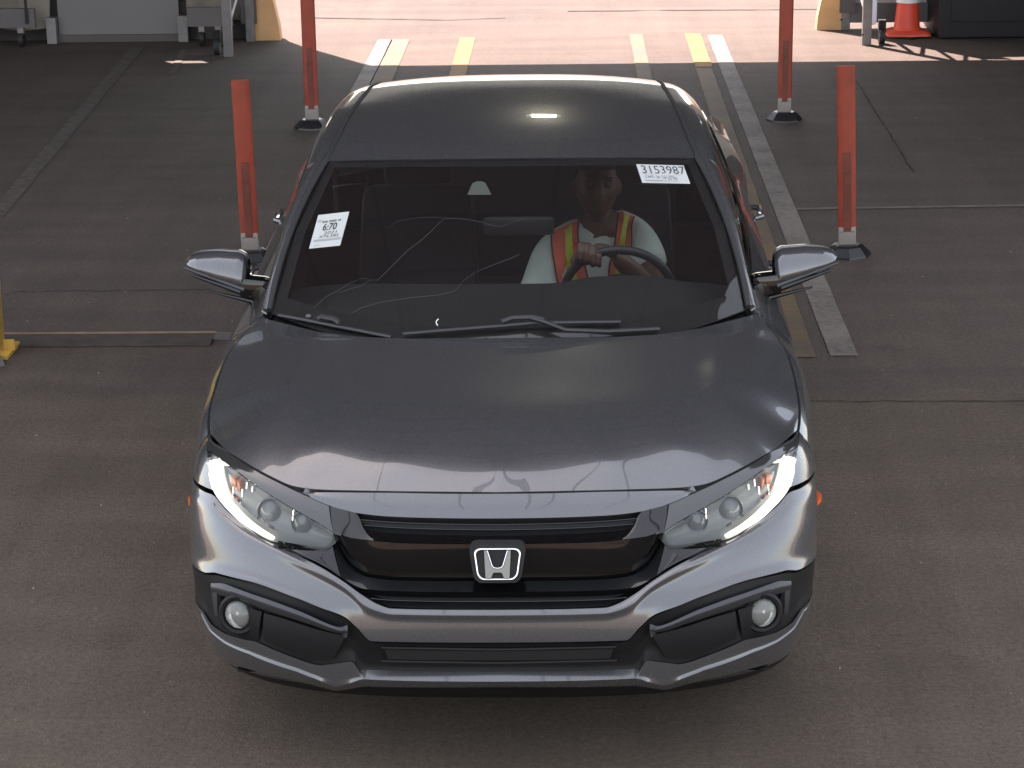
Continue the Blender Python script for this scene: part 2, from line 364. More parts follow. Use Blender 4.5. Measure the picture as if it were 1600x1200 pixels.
# headlights
le_t = [(325, 704), (336, 712), (364, 733), (408, 765), (463, 799), (500, 820), (520, 833)]
le_b = [(326, 722), (329, 752), (338, 773), (353, 791), (383, 816), (427, 843), (480, 852), (507, 855), (520, 845)]
eb_t = [(325, 681), (357, 708.5), (390, 730.5), (427, 750.5), (463, 768), (490, 780), (514, 791)]
eb_b = [(325, 702), (336, 710), (364, 731), (408, 763), (463, 797), (500, 818), (521, 832)]
hb = npatch([[(324, 702), (336, 709), (364, 729), (408, 761), (463, 796), (500, 817), (523, 833)], [(325, 724), (328, 754), (337, 775), (352, 794), (382, 819), (426, 846), (480, 856), (508, 859), (524, 848)]], 60, 16, (-.002, -.035, -.045, -.035, -.010))
eyebrow = npatch([eb_t, eb_b], 60, 6, (-.002, .004, .006))
seam_under = npatch([[(324, 676), (357, 704), (390, 727), (427, 747), (463, 764), (490, 777), (516, 790)], [(324, 684), (357, 711), (390, 733), (427, 753), (463, 770), (490, 783), (516, 794)]], 40, 3, (-.012,))
drl_o = [(326, 720), (330, 752), (338, 773), (351, 791), (376, 816), (400, 831), (424, 842)]
drl_i = [(345, 717), (347, 751), (354, 772), (367, 789), (391, 813), (408, 826), (426, 837)]
for sx in (1, -1):
    mm = np.array([sx, 1, 1]); ox = (-.3*sx, -1, .4)
    hl = panel('headlight', hb*mm, REFLD, car, out=ox, flange=.0)[0]
    panel('lens', npatch([le_t, le_b], 60, 12, (.002, .006, .004))*mm, LENS, hl, out=ox, flange=.012)
    panel('eyebrow', eyebrow*mm, SMOKED, hl, out=ox, flange=.015)
    panel('daytime_lamp', npatch([drl_o, drl_i], 40, 5, (-.008, -.004, -.012))*mm, DRL, hl, out=ox, flange=.012)
    panel('hood_gap', seam_under*mm, BLACK, hl, out=ox, flange=0)
    # chrome edge between daytime lamp and bowl, and projectors
    panel('lamp_rail', npatch([[(350, 716), (353, 752), (360, 771), (374, 787), (397, 808), (412, 819), (430, 830)], [(354, 720), (357, 752), (364, 769), (379, 784), (401, 804), (416, 816), (436, 830)]], 40, 3, (-.012, -.03))*mm, CHROME, hl, out=ox, flange=0)
    for (u, v, r, dep) in ((421, 800, .036, -.03), (471, 818, .030, -.028)):
        q = on_nose(u, v, dep)*mm; ax = Vector((-.10*sx, -1, .12)).normalized(); M = Matrix.Translation(Vector(q)) @ ax.to_track_quat('Z', 'Y').to_matrix().to_4x4()
        pj = MB().lathe([(r*1.12, -.02), (r*1.12, -.002), (r*1.06, .001), (r*1.0, -.004), (r*.98, -.012)], n=36, M=M).build('lamp_bowl', REFL, hl, True)
        MB().lathe([(r, -.012), (r*.9, -.002), (r*.65, .008), (r*.3, .014), (.0001, .015)], n=30, M=M).build('projector', mat('projector_glass', (.15, .155, .15), .3, .2, coat=.5), pj, True)
    for (u, v, w_, h_) in ((366, 752, .010, .020), (374, 758, .006, .022)):
        q = on_nose(u, v, -.022)*mm; MB().box(q, (w_*1.6, .02, h_*1.5), rz=-.5*sx).build('amber_reflector', AMBER, hl, bevel=.003)
    for (u, v, h_) in ((364, 768, .03), (378, 770, .024), (385, 758, .02), (394, 764, .016), (458, 801, .014), (486, 822, .014), (457, 810, .012), (496, 829, .008)):
        q = on_nose(u, v, -.016)*mm; MB().box(q, (.003, .006, h_), rz=-.5*sx, ry=.12*sx).build('lamp_rib', CHROME, hl)

# emblem
def E_(x, z, o=0):      # local frame on the grille face
    return (x, .034+(z)*.30-o, .634+z)
ew, eh = .060, .0415
def rrect(w, h, r, n=8):
    o = []
    for cx, cy, a0 in ((w-r, h-r, 0), (-w+r, h-r, 90), (-w+r, -h+r, 180), (w-r, -h+r, 270)):
        for k in range(n+1):
            a = math.radians(a0+90*k/n); o.append((cx+r*math.cos(a), cy+r*math.sin(a)))
    return o
def taperq(p): return (p[0]*(1+.10*p[1]/eh), p[1])
mb = MB(); R = [taperq(p) for p in rrect(ew*1.17, eh*1.20, .022)]
mb.add([E_(x, z, -.03) for x, z in R]+[E_(x, z, .004) for x, z in R]+[E_(0, 0, .004)], [(i, (i+1) % len(R), len(R)+(i+1) % len(R), len(R)+i) for i in range(len(R))]+[(len(R)+i, len(R)+(i+1) % len(R), 2*len(R)) for i in range(len(R))])
emb = mb.build('front_emblem', BLACK, car, True, 30)
R = [taperq(p) for p in rrect(ew, eh, .019)]; n = len(R)
prof = [(1.0, .002), (.99, .009), (.95, .011), (.905, .009), (.89, .002)]
V = [E_(x*(1-(1-k)*1.0), z*(1-(1-k)*1.22), h) for k, h in prof for x, z in R]
mobj('emblem_ring', V, [(i*n+j, i*n+(j+1) % n, (i+1)*n+(j+1) % n, (i+1)*n+j) for i in range(4) for j in range(n)], CHROME, emb, True)
Hp = [(-.043, .050), (-.034, .050), (-.0185, -.004), (-.010, -.0125), (0, -.0145)]
EX, EZ = .060/.0725, .0415/.058
hh = [(-.043, .0505), (-.0335, .0505), (-.0185, -.003), (-.0125, -.011), (0, -.0135), (.0125, -.011), (.0185, -.003), (.0335, .0505), (.043, .0505), (.041, .0), (.0385, -.050), (.0215, -.050), (.0150, -.031), (.010, -.028), (-.010, -.028), (-.0150, -.031), (-.0215, -.050), (-.0385, -.050), (-.041, .0)]
bm = bmesh.new(); vs = [bm.verts.new(E_(x*EX, z*EZ, .012)) for x, z in hh]; f = bm.faces.new(vs)
ex = bmesh.ops.extrude_face_region(bm, geom=[f]); 
for v in ex['geom']:
    if isinstance(v, bmesh.types.BMVert): v.co.y += .010
bmesh.ops.triangulate(bm, faces=bm.faces[:]); bmesh.ops.recalc_face_normals(bm, faces=bm.faces[:])
me = bpy.data.meshes.new('emblem_letter'); bm.to_mesh(me); bm.free(); me.materials.append(mat('emblem_satin', (.20, .195, .18), .35, .7)); o = bpy.data.objects.new('emblem_letter', me); COL.objects.link(o); o.parent = emb
mb = MB(); mb.tube([E_(x*EX, z*EZ, .0125) for x, z in [(-.0335, .0505), (-.0185, -.003), (-.0125, -.011), (0, -.0135), (.0125, -.011), (.0185, -.003), (.0335, .0505)]], .0021, 6); mb.build('emblem_edge', CHROME, emb, True)

# side markers
for sx in (1, -1):
    x = .914
    mobj('side_marker', [(sx*(x-.012), .60, .565), (sx*(x-.012), .74, .565), (sx*(x-.012), .74, .603), (sx*(x+.022), .66, .598), (sx*(x+.022), .66, .573), (sx*(x-.012), .62, .565)], [(0, 1, 4), (1, 2, 3, 4), (0, 4, 3), (0, 3, 2)], ORANGEM, car, False)

# --- body sides
TY = [.64, .70, .80, .95, 1.10, 1.35, 1.42, 1.75, 2.2, 3.0, 3.6, 4.15, 4.45]
TX = [.860, .870, .878, .880, .873, .823, .795, .812, .838, .848, .838, .815, .80]
TZ = [.797, .817, .840, .862, .893, .927, .945, .965, .985, 1.005, 1.025, 1.045, 1.05]
tx, tz = pchip(TY, TX), pchip(TY, TZ)
def bulge(y): return .020*np.exp(-((y-1.0)/.26)**2)*np.clip((y-YE)/.12, 0, 1)+.020*np.exp(-((y-3.68)/.30)**2)
def sidex(y, s):
    """section of the body side at station y; s 0 (top seam) .. 1 (sill)"""
    zt = float(tz(y)); xt = float(tx(y)); b = float(bulge(y)); k = min(1, max(0, (y-YE)/.5))
    zs = np.array([.12, .2, .33, .45, .60, zt-.09, zt-.015, zt]); 
    xs = np.array([.85, .872, .895, .906+.010*k, .914+.012*k+b, .905+.010*k+b*.9, xt+.018, xt])
    z = zt+(.2-zt)*s; return np.array([pchip(zs, xs)(z), y, z])
WY = (1.0, 3.68); WR = .335; AR = .375
def zlow(y):
    for w in WY:
        if abs(y-w) < AR: return max(.215, .335+math.sqrt(AR*AR-(y-w)**2))
    return .215
def sidepanel(name, y0, y1, m, ny=30, zt_off=0, nz=26):
    ys = list(np.linspace(y0, y1, ny))
    for w in WY:
        for a in np.linspace(-math.pi/2, math.pi/2, 25):
            y = w+AR*math.sin(a)*.9999
            if y0 < y < y1: ys.append(y)
    ys = np.array(sorted(ys)); P = np.zeros((len(ys), nz, 3))
    for i, y in enumerate(ys):
        zt = float(tz(y))-zt_off; zl = zlow(y)
        for j, s in enumerate(np.linspace(0, 1, nz)**.8):
            z = zt+(zl-zt)*s; P[i, j] = sidex(y, (float(tz(y))-z)/(float(tz(y))-.2))
    P[..., 0] *= -1
    return panel(name, P, m, car, out=(-1, 0, 0), flange=.03, mirror='copy')
sidepanel('front_fender', YE+.003, 1.418, PAINT, 50, .003)
sidepanel('front_door', 1.424, 2.452, PAINT, 30)
sidepanel('rear_door', 2.458, 3.26, PAINT, 30)
sidepanel('rear_quarter', 3.266, 4.44, PAINT, 40)
# side shell (dark) just inside
for sx in (1, -1):
    ys = np.linspace(.66, 4.5, 40); P = np.array([[sidex(y, s)*np.array([sx, 1, 1])-np.array([sx*.045, 0, 0]) for s in np.linspace(.02, 1, 8)] for y in ys]); panel('side_shell', P, SHELL, car, flange=0)
# wheel wells and wheels
for w in WY:
    for sx in (1, -1):
        mb = MB(); n = 20; V = []
        for a in np.linspace(-.35, math.pi+.35, n):
            for xx in (.60, .90): V.append((sx*xx, w+.372*math.cos(a), .335+.372*math.sin(a)))
        mb.add(V, [(2*i, 2*i+1, 2*i+3, 2*i+2) for i in range(n-1)]); mb.build('wheel_well', SHELL, car)
        M = Matrix.Translation((sx*.80, w, WR)) @ Euler((0, math.pi/2*sx, 0)).to_matrix().to_4x4()
        wh = MB().lathe([(.215, -.10), (.30, -.105), (.327, -.09), (WR, -.06), (WR, .06), (.327, .09), (.30, .105), (.235, .10), (.222, .09)], n=56, M=M).build('wheel', RUBBER, car, True)
        mb = MB().lathe([(.222, .085), (.215, .09), (.205, .07), (.20, -.05)], n=40, M=M).lathe([(.055, .05), (.05, .075), (.0001, .08)], n=20, M=M)
        for k in range(10):
            a = 2*math.pi*k/10+(.12 if k % 2 else -.12); a2 = 2*math.pi*k/10
            p0 = M @ Vector((.05*math.cos(a), .05*math.sin(a), .06)); p1 = M @ Vector((.212*math.cos(a2), .212*math.sin(a2), .075)); mb.tube([p0, p1], [.016, .011], 6)
        mb.build('rim', RIM, wh, True)
        MB().lathe([(.14, .0), (.14, .02), (.04, .02)], n=30, M=M).build('brake_disc', mat('disc', (.3, .3, .3), .4, 1), wh, True)
# sills and floor
for sx in (1, -1): MB().box((sx*.80, 2.34, .215), (.14, 1.9, .08)).build('sill', DARKPL, car, bevel=.02)
MB().box((0, 2.3, .24), (1.5, 4.1, .04)).build('underbody', SHELL, car)

# --- hood: thin-plate surface through its seams
def tps(pts, vals, lam=1e-4):
    pts = np.array(pts, float); n = len(pts); r = np.linalg.norm(pts[:, None]-pts[None], axis=-1); K = np.where(r > 0, r*r*np.log(r+1e-12), 0)+lam*np.eye(n)
    Pm = np.c_[np.ones(n), pts]; A = np.block([[K, Pm], [Pm.T, np.zeros((3, 3))]]); w = np.linalg.solve(A, np.r_[vals, 0, 0, 0])
    def f(q):
        q = np.asarray(q, float); r = np.linalg.norm(q[..., None, :]-pts, axis=-1); return (np.where(r > 0, r*r*np.log(r+1e-12), 0)@w[:n])+w[n]+q@w[n+1:]
    return f
seam_f = [S(np.array(a), np.array(z)) for a, z in [hit(*p) for p in [(357, 704), (390, 726), (427, 746), (462, 763), (540, 766), (640, 767.5)]]]
front = [np.array([-.857, .643, .80])]+seam_f+[S(np.array(0.), np.array(hit(783, 769)[1]))]
front[-1][0] = 0
frontc = resample(front, 60)
sidec = np.array([[-float(tx(y))+.004, y, float(tz(y))+.001] for y in np.linspace(.645, 1.40, 50)])
rear = [np.array([-.785, 1.405, .942]), np.array([-.70, 1.315, .948]), np.array([-.60, 1.225, .948]), np.array([-.45, 1.15, .949]), np.array([-.25, 1.12, .950]), np.array([0, 1.115, .951])]
ctl = []
for p in list(frontc[::6])+[frontc[-1]]: ctl.append(p)
for p in sidec[::6]: ctl.append(p)
for p in rear[1:]: ctl.append(p)
ctl += [np.array(p) for p in [(0, .27, .818), (0, .36, .850), (0, .5, .884), (0, .75, .911), (0, .95, .932), (-.3, .30, .829), (-.3, .5, .884), (-.3, .75, .913), (-.33, .95, .934),
        (-.50, .38, .848), (-.55, .55, .888), (-.60, .75, .913), (-.62, .95, .931), (-.66, 1.15, .947), (-.70, .55, .868), (-.74, .75, .897), (-.77, .95, .912), (-.76, 1.15, .932)]]
ctl = np.array(ctl); full = np.concatenate([ctl, ctl[ctl[:, 0] < -.01]*np.array([-1, 1, 1])])
hz = tps(full[:, :2], full[:, 2], 6e-4)
nu, nv = 90, 70
rearc = resample(rear, nu)
# grid: u from side seam to centre, v front to rear ; left edge = side seam
us = np.linspace(0, 1, nu); frontc = resample(front, nu)
for _ in range(60): frontc[1:-1, 2] = (frontc[:-2, 2]+2*frontc[1:-1, 2]+frontc[2:, 2])/4; frontc[-1, 2] = frontc[-2, 2]
sd_ = resample(sidec, nv); rc = resample(rear, nu)
G = np.zeros((nu, nv, 2))
cy0, cy1 = frontc[-1][1], rc[-1][1]; cen = np.stack([np.zeros(nv), np.linspace(cy0, cy1, nv)], -1)
for i in range(nu):
    for j in range(nv):
        s, t_ = us[i], j/(nv-1)
        a = (1-t_)*frontc[i, :2]+t_*rc[i, :2]+(1-s)*sd_[j, :2]+s*cen[j]
        b = (1-s)*(1-t_)*frontc[0, :2]+s*(1-t_)*frontc[-1, :2]+(1-s)*t_*rc[0, :2]+s*t_*rc[-1, :2]; G[i, j] = a-b
Z = hz(G)
# crisp boundary: blend to the seam heights
wf = np.exp(-(np.arange(nv)/14.0)**2)[None]; Z = Z+wf*(frontc[:, 2]-Z[:, 0])[:, None]
ws = np.exp(-(np.arange(nu)/8.0)**2)[:, None]; Z = Z+ws*(sd_[:, 2]-Z[0, :])[None]
# two soft crease lines running from the windshield corners towards the lamps
xc = .60+.08*(np.clip((G[..., 1]-.3)/.85, 0, 1)); dx = np.abs(G[..., 0])-xc
Z = Z+.009*np.exp(-(dx/.055)**2)*np.clip((G[..., 1]-.42)/.30, 0, 1)*np.clip((1.10-G[..., 1])/.2, 0, 1)
panel('hood', np.dstack([G, Z]), PAINT, car, out=(0, -.2, 1), mirror='join', flange=.02)

# --- windshield
def WSf(s, t):
    """s -1..1 across, t 0..1 upwards"""
    s = np.asarray(s, float); t = np.asarray(t, float); a = np.abs(s)
    bx, by, bz = .770*s, 1.06+.36*a**2.2, .915+.040*a**2
    hx, hy, hz_ = .637*s, 2.005+.075*a**2.5, 1.334-.020*a**2.5
    b = .030*4*t*(1-t)*(1-.35*a**3)
    return np.stack([bx*(1-t)+hx*t+.020*4*t*(1-t)*np.sign(s)*a**3, by*(1-t)+hy*t-b*.40, bz*(1-t)+hz_*t+b*.9], -1)
g = np.meshgrid(np.linspace(-1, 1, 41), np.linspace(0, 1, 25), indexing='ij'); WSP = WSf(*g)
ws_o = panel('windshield', WSP, GLASS, car, out=(0, -.4, 1), flange=0)[0]
# dark frit round the glass
def strip(s0, s1, t0, t1, n=40, m_=3, off=-.004):
    g = np.meshgrid(np.linspace(s0, s1, n), np.linspace(t0, t1, m_), indexing='ij'); P = WSf(*g); return P+np.array([0, -.4, .92])*off
for a in ((-.985, .985, 0, .11), (-.985, .985, .955, .99), (-.99, -.945, .0, 1), (.945, .99, .0, 1)): panel('glass_border', strip(*a, off=-.004), BLACK, car, out=(0, -.4, 1), flange=0)
def ws_px(u, v, off=.003):
    s, t = (u-795)/330, (500-v)/260; 
    for _ in range(12):
        p = pr(WSf(s, t)); a = pr(WSf(s+1e-4, t)); b = pr(WSf(s, t+1e-4)); J = np.stack([(a-p)/1e-4, (b-p)/1e-4], -1); d = np.linalg.solve(J, np.array([u, v])-p); s += d[0]; t += d[1]
    return WSf(s, t)+np.array([0, -.40, .92])*off

# --- pillars, roof, roof rails, side glass
GY = [1.42, 1.58, 1.75, 1.92, 2.08]
def gl_edge(t): return WSf(-1., t)
RY = [1.40, 1.60, 1.80, 2.08, 2.4, 2.7, 3.0, 3.3, 3.7, 4.0, 4.25]
RX = [.797, .775, .750, .712, .705, .698, .682, .660, .640, .640, .660]
RZ = [.955, 1.068, 1.178, 1.285, 1.335, 1.352, 1.350, 1.318, 1.225, 1.14, 1.07]
rx, rz = pchip(RY, RX), pchip(RY, RZ)
# A pillar: from the glass edge out to the rail line
ts = np.linspace(0, 1, 40); P = np.zeros((40, 8, 3))
for i, t_ in enumerate(ts):
    a = gl_edge(t_); y = 1.405+(2.08-1.405)*t_; b = np.array([-float(rx(y)), y, float(rz(y))])
    for j, s in enumerate(np.linspace(0, 1, 8)):
        P[i, j] = a*(1-s)+b*s+np.array([-.2, -.2, .9])*(.012*math.sin(math.pi*s)+.004)
    
panel('windshield_pillar', P, PAINT, car, out=(-.5, -.4, .8), flange=.02, mirror='copy')
for sx in (-1, 1): MB().tube([gl_edge(t_)*np.array([-sx, 1, 1])+np.array([sx*.004, -.002, .007]) for t_ in np.linspace(0, 1, 20)], .010, 8).build('windshield_trim', RUBBER, car, True)
# roof skin
MY = [2.08, 2.25, 2.45, 2.7, 3.0, 3.2, 3.34]; MX = [.637, .612, .595, .575, .556, .545, .54]; MZ = [1.314, 1.358, 1.388, 1.407, 1.408, 1.393, 1.372]
mx_, mz_ = pchip(MY, MX), pchip(MY, MZ); zc_ = pchip([2.0, 2.15, 2.35, 2.6, 2.85, 3.1, 3.3, 3.42], [1.336, 1.367, 1.400, 1.426, 1.438, 1.432, 1.408, 1.385])
nu, nv = 50, 50; P = np.zeros((nu, nv, 3))
for j in range(nv):
    for i in range(nu):
        s = -1+i/(nu-1); a = abs(s); t_ = j/(nv-1); y0 = 2.008+.075*a**2.5; y1 = 3.42-.08*a**3; y = y0+(y1-y0)*t_; yy = 2.08+(3.34-2.08)*t_
        X = float(mx_(yy)); ze = float(mz_(yy)); z0 = float(zc_(y)); zc2 = float(zc_(2.008+(3.42-2.008)*t_))
        P[i, j] = (s*X, y, zc2+(ze-zc2)*(a**2.4))
panel('roof', P, PAINT, car, out=(0, 0, 1), mirror='join', flange=.012)
for sx in (1, -1): MB().tube([(sx*(float(mx_(y))+.010), y, float(mz_(y))-.004) for y in np.linspace(2.07, 3.34, 40)], .0085, 8).build('roof_moulding', RUBBER, car, True)
ys = np.linspace(2.075, 3.40, 50); P = np.zeros((50, 8, 3))
for i, y in enumerate(ys):
    a = np.array([-float(mx_(y))-.018, y, float(mz_(y))-.006]); b = np.array([-float(rx(y)), y, float(rz(y))])
    for j, s in enumerate(np.linspace(0, 1, 8)): P[i, j] = a*(1-s)+b*s+np.array([-.35, 0, .9])*(.016*math.sin(math.pi*s*.95))
panel('roof_rail', P, PAINT, car, out=(-.4, 0, 1), flange=.02, mirror='copy')
def belt(y): return np.array([-float(tx(y))+.012, y, float(tz(y))+.004])
def rail(y): return np.array([-float(rx(y)), y, float(rz(y))])
def ruled(y0b, y1b, y0r, y1r, n=24, m_=8, t0=0., t1=1., off=0, sh=.012):
    P = np.zeros((n, m_, 3))
    for i in range(n):
        f = i/(n-1); a = belt(y0b+(y1b-y0b)*f); b = rail(y0r+(y1r-y0r)*f)
        for j in range(m_):
            t_ = t0+(t1-t0)*j/(m_-1); P[i, j] = a*(1-t_)+b*t_+np.array([-1, 0, .3])*(sh*4*t_*(1-t_)+off)
    return P
panel('side_glass', ruled(1.66, 2.44, 1.80, 2.46, t0=.01, t1=.97, off=-.006), SIDEGL, car, out=(-1, 0, .3), flange=0, mirror='copy')
panel('rear_side_glass', ruled(2.50, 3.24, 2.52, 3.22, t0=.01, t1=.97, off=-.006), SIDEGL, car, out=(-1, 0, .3), flange=0, mirror='copy')
panel('quarter_trim', ruled(1.44, 1.70, 1.44, 1.82, t0=0, t1=1, off=-.002), GLOSSBLK, car, out=(-1, 0, .3), flange=0, mirror='copy')
panel('door_pillar', ruled(2.42, 2.53, 2.43, 2.54, off=-.001), GLOSSBLK, car, out=(-1, 0, .3), flange=.01, mirror='copy')
panel('rear_pillar', ruled(3.22, 4.30, 3.20, 4.22, n=40, off=.0), PAINT, car, out=(-1, 0, .3), flange=.02, mirror='copy')
# belt moulding
for sx in (-1, 1): MB().tube([belt(y)*np.array([-sx, 1, 1])+np.array([sx*-.002, 0, .004]) for y in np.linspace(1.5, 3.3, 30)], .008, 6).build('belt_moulding', GLOSSBLK, car, True)
# door handles
for sx in (-1, 1):
    for y in (2.28, 3.12):
        p = sidex(y, .16); MB().tube([(sx*(p[0]+.004), y-.10, p[2]), (sx*(p[0]+.034), y-.08, p[2]+.004), (sx*(p[0]+.036), y+.06, p[2]+.006), (sx*(p[0]+.004), y+.09, p[2]+.004)], [.010, .013, .013, .010], 8).build('door_handle', PAINT, car, True)
# rear glass, deck and tail
P = np.zeros((30, 20, 3))
for i in range(30):
    s = -1+i/29.
    for j in range(20):
        t_ = j/19.; y = 3.42+(4.16-3.42)*t_-.08*abs(s)**3*(1-t_); X = .54+(.60-.54)*t_; P[i, j] = (s*X, y, (1.385+(1.085-1.385)*t_-.02*abs(s)**2.4)+.02*math.sin(math.pi*t_))
panel('rear_window', P, SIDEGL, car, out=(0, .4, 1), mirror='join', flange=0)
for nm, x0, x1 in (('rear_window_frame', 0, 1),):
    P = np.zeros((30, 6, 3))
    for i in range(30):
        y = 3.34+(4.2-3.34)*i/29.; X = .54+.06*i/29.; a = np.array([-X, y, 1.372+(1.068-1.372)*i/29.+.02*math.sin(math.pi*i/29.)]); b = rail(y)
        for j in range(6): P[i, j] = a*(1-j/5.)+b*j/5.+np.array([0, 0, .01*math.sin(math.pi*j/5.)])
    panel(nm, P, PAINT, car, out=(-.3, .2, 1), mirror='copy', flange=.01)
P = np.zeros((30, 14, 3))
for i in range(30):
    s = -1+i/29.
    for j in range(14):
        t_ = j/13.; y = 4.17+(4.60-.12*abs(s)**3-4.17)*t_; b = float(tx(min(y, 4.45))); P[i, j] = (s*(b-.01), y, 1.085-.035*abs(s)**2-.02*t_)
panel('trunk_lid', P, PAINT, car, out=(0, 0, 1), mirror='join', flange=.03)
def Sr(a, z):
    r = (np.abs(np.cos(a))**3+np.abs(np.sin(a))**3)**(-1/3); Wx = np.interp(z, [.2, .45, .75, .93, 1.05], [.86, .915, .905, .86, .79]); c_ = np.interp(z, [.2, .35, .6, .8, 1.06], [4.60, 4.66, 4.68, 4.63, 4.60])
    return np.stack([Wx*r*np.sin(a), 4.42+(c_-4.42)*r*np.cos(a), z+0*a], -1)
g = np.meshgrid(np.linspace(-math.pi/2, math.pi/2, 50), np.linspace(.22, .70, 12), indexing='ij'); panel('rear_bumper', Sr(*g), PAINT, car, out=(0, 1, 0), flange=.02)
g = np.meshgrid(np.linspace(-.7, .7, 30), np.linspace(.705, 1.05, 12), indexing='ij'); panel('trunk_face', Sr(*g), PAINT, car, out=(0, 1, 0), flange=.02)
g = np.meshgrid(np.linspace(-math.pi/2, -.71, 16), np.linspace(.78, 1.03, 8), indexing='ij'); panel('tail_lamp', Sr(*g), mat('red_lens', (.4, .01, .01), .15, coat=.8), car, out=(-.5, 1, 0), flange=.02, mirror='copy')
g = np.meshgrid(np.linspace(-math.pi/2, -.71, 16), np.linspace(.705, .777, 4), indexing='ij'); panel('rear_corner', Sr(*g), PAINT, car, out=(-.5, 1, 0), flange=.02, mirror='copy')

# --- cowl and wipers
g = np.meshgrid(np.linspace(-1, 1, 50), np.linspace(0, 1, 4), indexing='ij')
P = np.stack([.76*g[0], 1.05+.34*np.abs(g[0])**2.2+.09*g[1]-.0, .905+.03*np.abs(g[0])**2-.0*g[1]], -1); panel('cowl', P, DARKPL, car, out=(0, 0, 1), flange=0)
def wsline(pts, off): return [ws_px(u, v, off) for u, v in pts]
mb = MB(); mb.tube(wsline([(630, 528), (700, 522), (784, 515.5), (832, 511), (900, 510), (969, 509)], .016), .0075, 6, flat=(1.2, .8)); wp = mb.build('wiper', mat('wiper_black', (.028, .027, .029), .5), car, True)
MB().tube(wsline([(784, 513), (800, 507), (832, 506), (850, 510)], .026), .009, 6).build('blade_joint', MATS['wiper_black'], wp, True)
MB().tube(wsline([(828, 507), (850, 513), (884, 526)], .028)+wsline([(950, 525), (1030, 521)], .02), .008, 6, flat=(1.3, .7)).build('wiper_arm', MATS['wiper_black'], wp, True)
mb = MB(); mb.tube(wsline([(437, 497), (480, 505), (530, 515), (612, 531)], .012), .0075, 6, flat=(1.2, .8)); wp2 = mb.build('wiper', MATS['wiper_black'], car, True)
MB().tube(wsline([(497, 508), (503, 504), (524, 508), (532, 514)], .024), .009, 6).build('blade_joint', MATS['wiper_black'], wp2, True)
# washer nozzles / small chrome glints at the glass corners
# --- mirrors
MT = [(310, 401), (330, 396), (352, 393.5), (372, 394), (385, 401)]          # upper outline, tip -> root
for sx in (-1, 1):
    n = 36; NS = 26; U = []
    for i, s in enumerate(np.linspace(0, 1, NS)):       # s: 0 root .. 1 tip
        X = .882+.215*s; e = np.interp(s, [0, .04, .12, .5, .8, .92, .975, 1.0], [.55, .86, 1, .98, .80, .58, .34, .04])
        ztop = 1.078-.012*max(0, s-.5)**2*4; zb = .955+.052*s; zc0 = (ztop+zb)/2+.004*s; hz_ = (ztop-zb)/2*e; yc = 1.742+.050*s; ry = .082*(e**.7)*(1-.22*s); ring = []
        for k in range(n):
            a = 2*math.pi*k/n; ca, sa = math.cos(a), math.sin(a); px_ = math.copysign(abs(ca)**.85, ca); pz_ = math.copysign(abs(sa)**.72, sa)
            ring.append((sx*X, yc+ry*px_+(.020*pz_ if px_ < 0 else 0), zc0+hz_*pz_))
        U.append(ring)
    U = np.array(U)
    def sect(k0, k1, m_, nm, sc=1.0, par=None):
        idx = [k % n for k in range(k0, k1+1)]; P = U[:, idx]; c0 = U.mean(1, keepdims=True); P = c0+(P-c0)*sc; V = P.reshape(-1, 3); o = mobj(nm, V, grid_faces(*P.shape[:2]), m_, par, True); return o
    mroot = sect(-4, 22, PAINT, 'side_mirror', 1.0, car)
    sect(22, 32, GLOSSBLK, 'mirror_underside', .985, mroot)
    ss_ = np.linspace(0, 1, 16)
    MB().tube([(sx*(.885+.213*s), 1.665+.075*s+.02*max(0, s-.8), .966+.058*s) for s in ss_], [.0105*(1-.45*s) for s in ss_], 8, flat=(1, .9)).build('mirror_band', SATIN, mroot, True)
    MB().tube([(sx*(.865+.205*s), 1.675+.065*s, .942+.056*s) for s in ss_], [.013*(1-.6*s) for s in ss_], 8).build('mirror_lower_band', GLOSSBLK, mroot, True)
    MB().tube([(sx*(.86+.15*s), 1.685+.03*s, .918+.030*s) for s in ss_], [.009*(1-.6*s) for s in ss_], 8).build('mirror_fin', GLOSSBLK, mroot, True)
    MB().box((sx*.855, 1.70, .965), (.10, .075, .075), ry=-.12*sx).build('mirror_arm', GLOSSBLK, mroot, bevel=.02)
    gm = [(sx*(.99+.085*math.cos(a)), 1.825, 1.018+.045*math.sin(a)) for a in np.linspace(0, 2*math.pi, 20, endpoint=False)]
    mobj('mirror_glass', gm, [list(range(20))], CHROME, mroot, False)

# --- cabin
MB().box((0, 2.3, .30), (1.45, 1.9, .06)).build('cabin_floor', INTER, car)
g = np.meshgrid(np.linspace(-1, 1, 50), np.linspace(0, 1, 14), indexing='ij')
X = g[0]*.74; Yd = 1.13+.30*np.abs(g[0])**2.2+(1.74-1.13-.24*np.abs(g[0])**2.2)*g[1]; Zd = .905+.055*np.sin(g[1]*math.pi/2)-.03*np.abs(g[0])**6
Zd = Zd+.022*np.exp(-((X-.37)/.17)**4)*np.clip((g[1]-.45)/.35, 0, 1)
dash = panel('dashboard', np.stack([X, Yd, Zd], -1), INTER, car, out=(0, 0, 1), flange=.0)[0]
P = np.stack([X[:, -1:].repeat(6, 1), Yd[:, -1:]+np.linspace(0, .05, 6)[None]*np.sin(np.linspace(0, 3, 6))[None], Zd[:, -1:]-np.linspace(0, .45, 6)[None]], -1); panel('dash_face', P, INTER, dash, out=(0, 1, 0), flange=0)
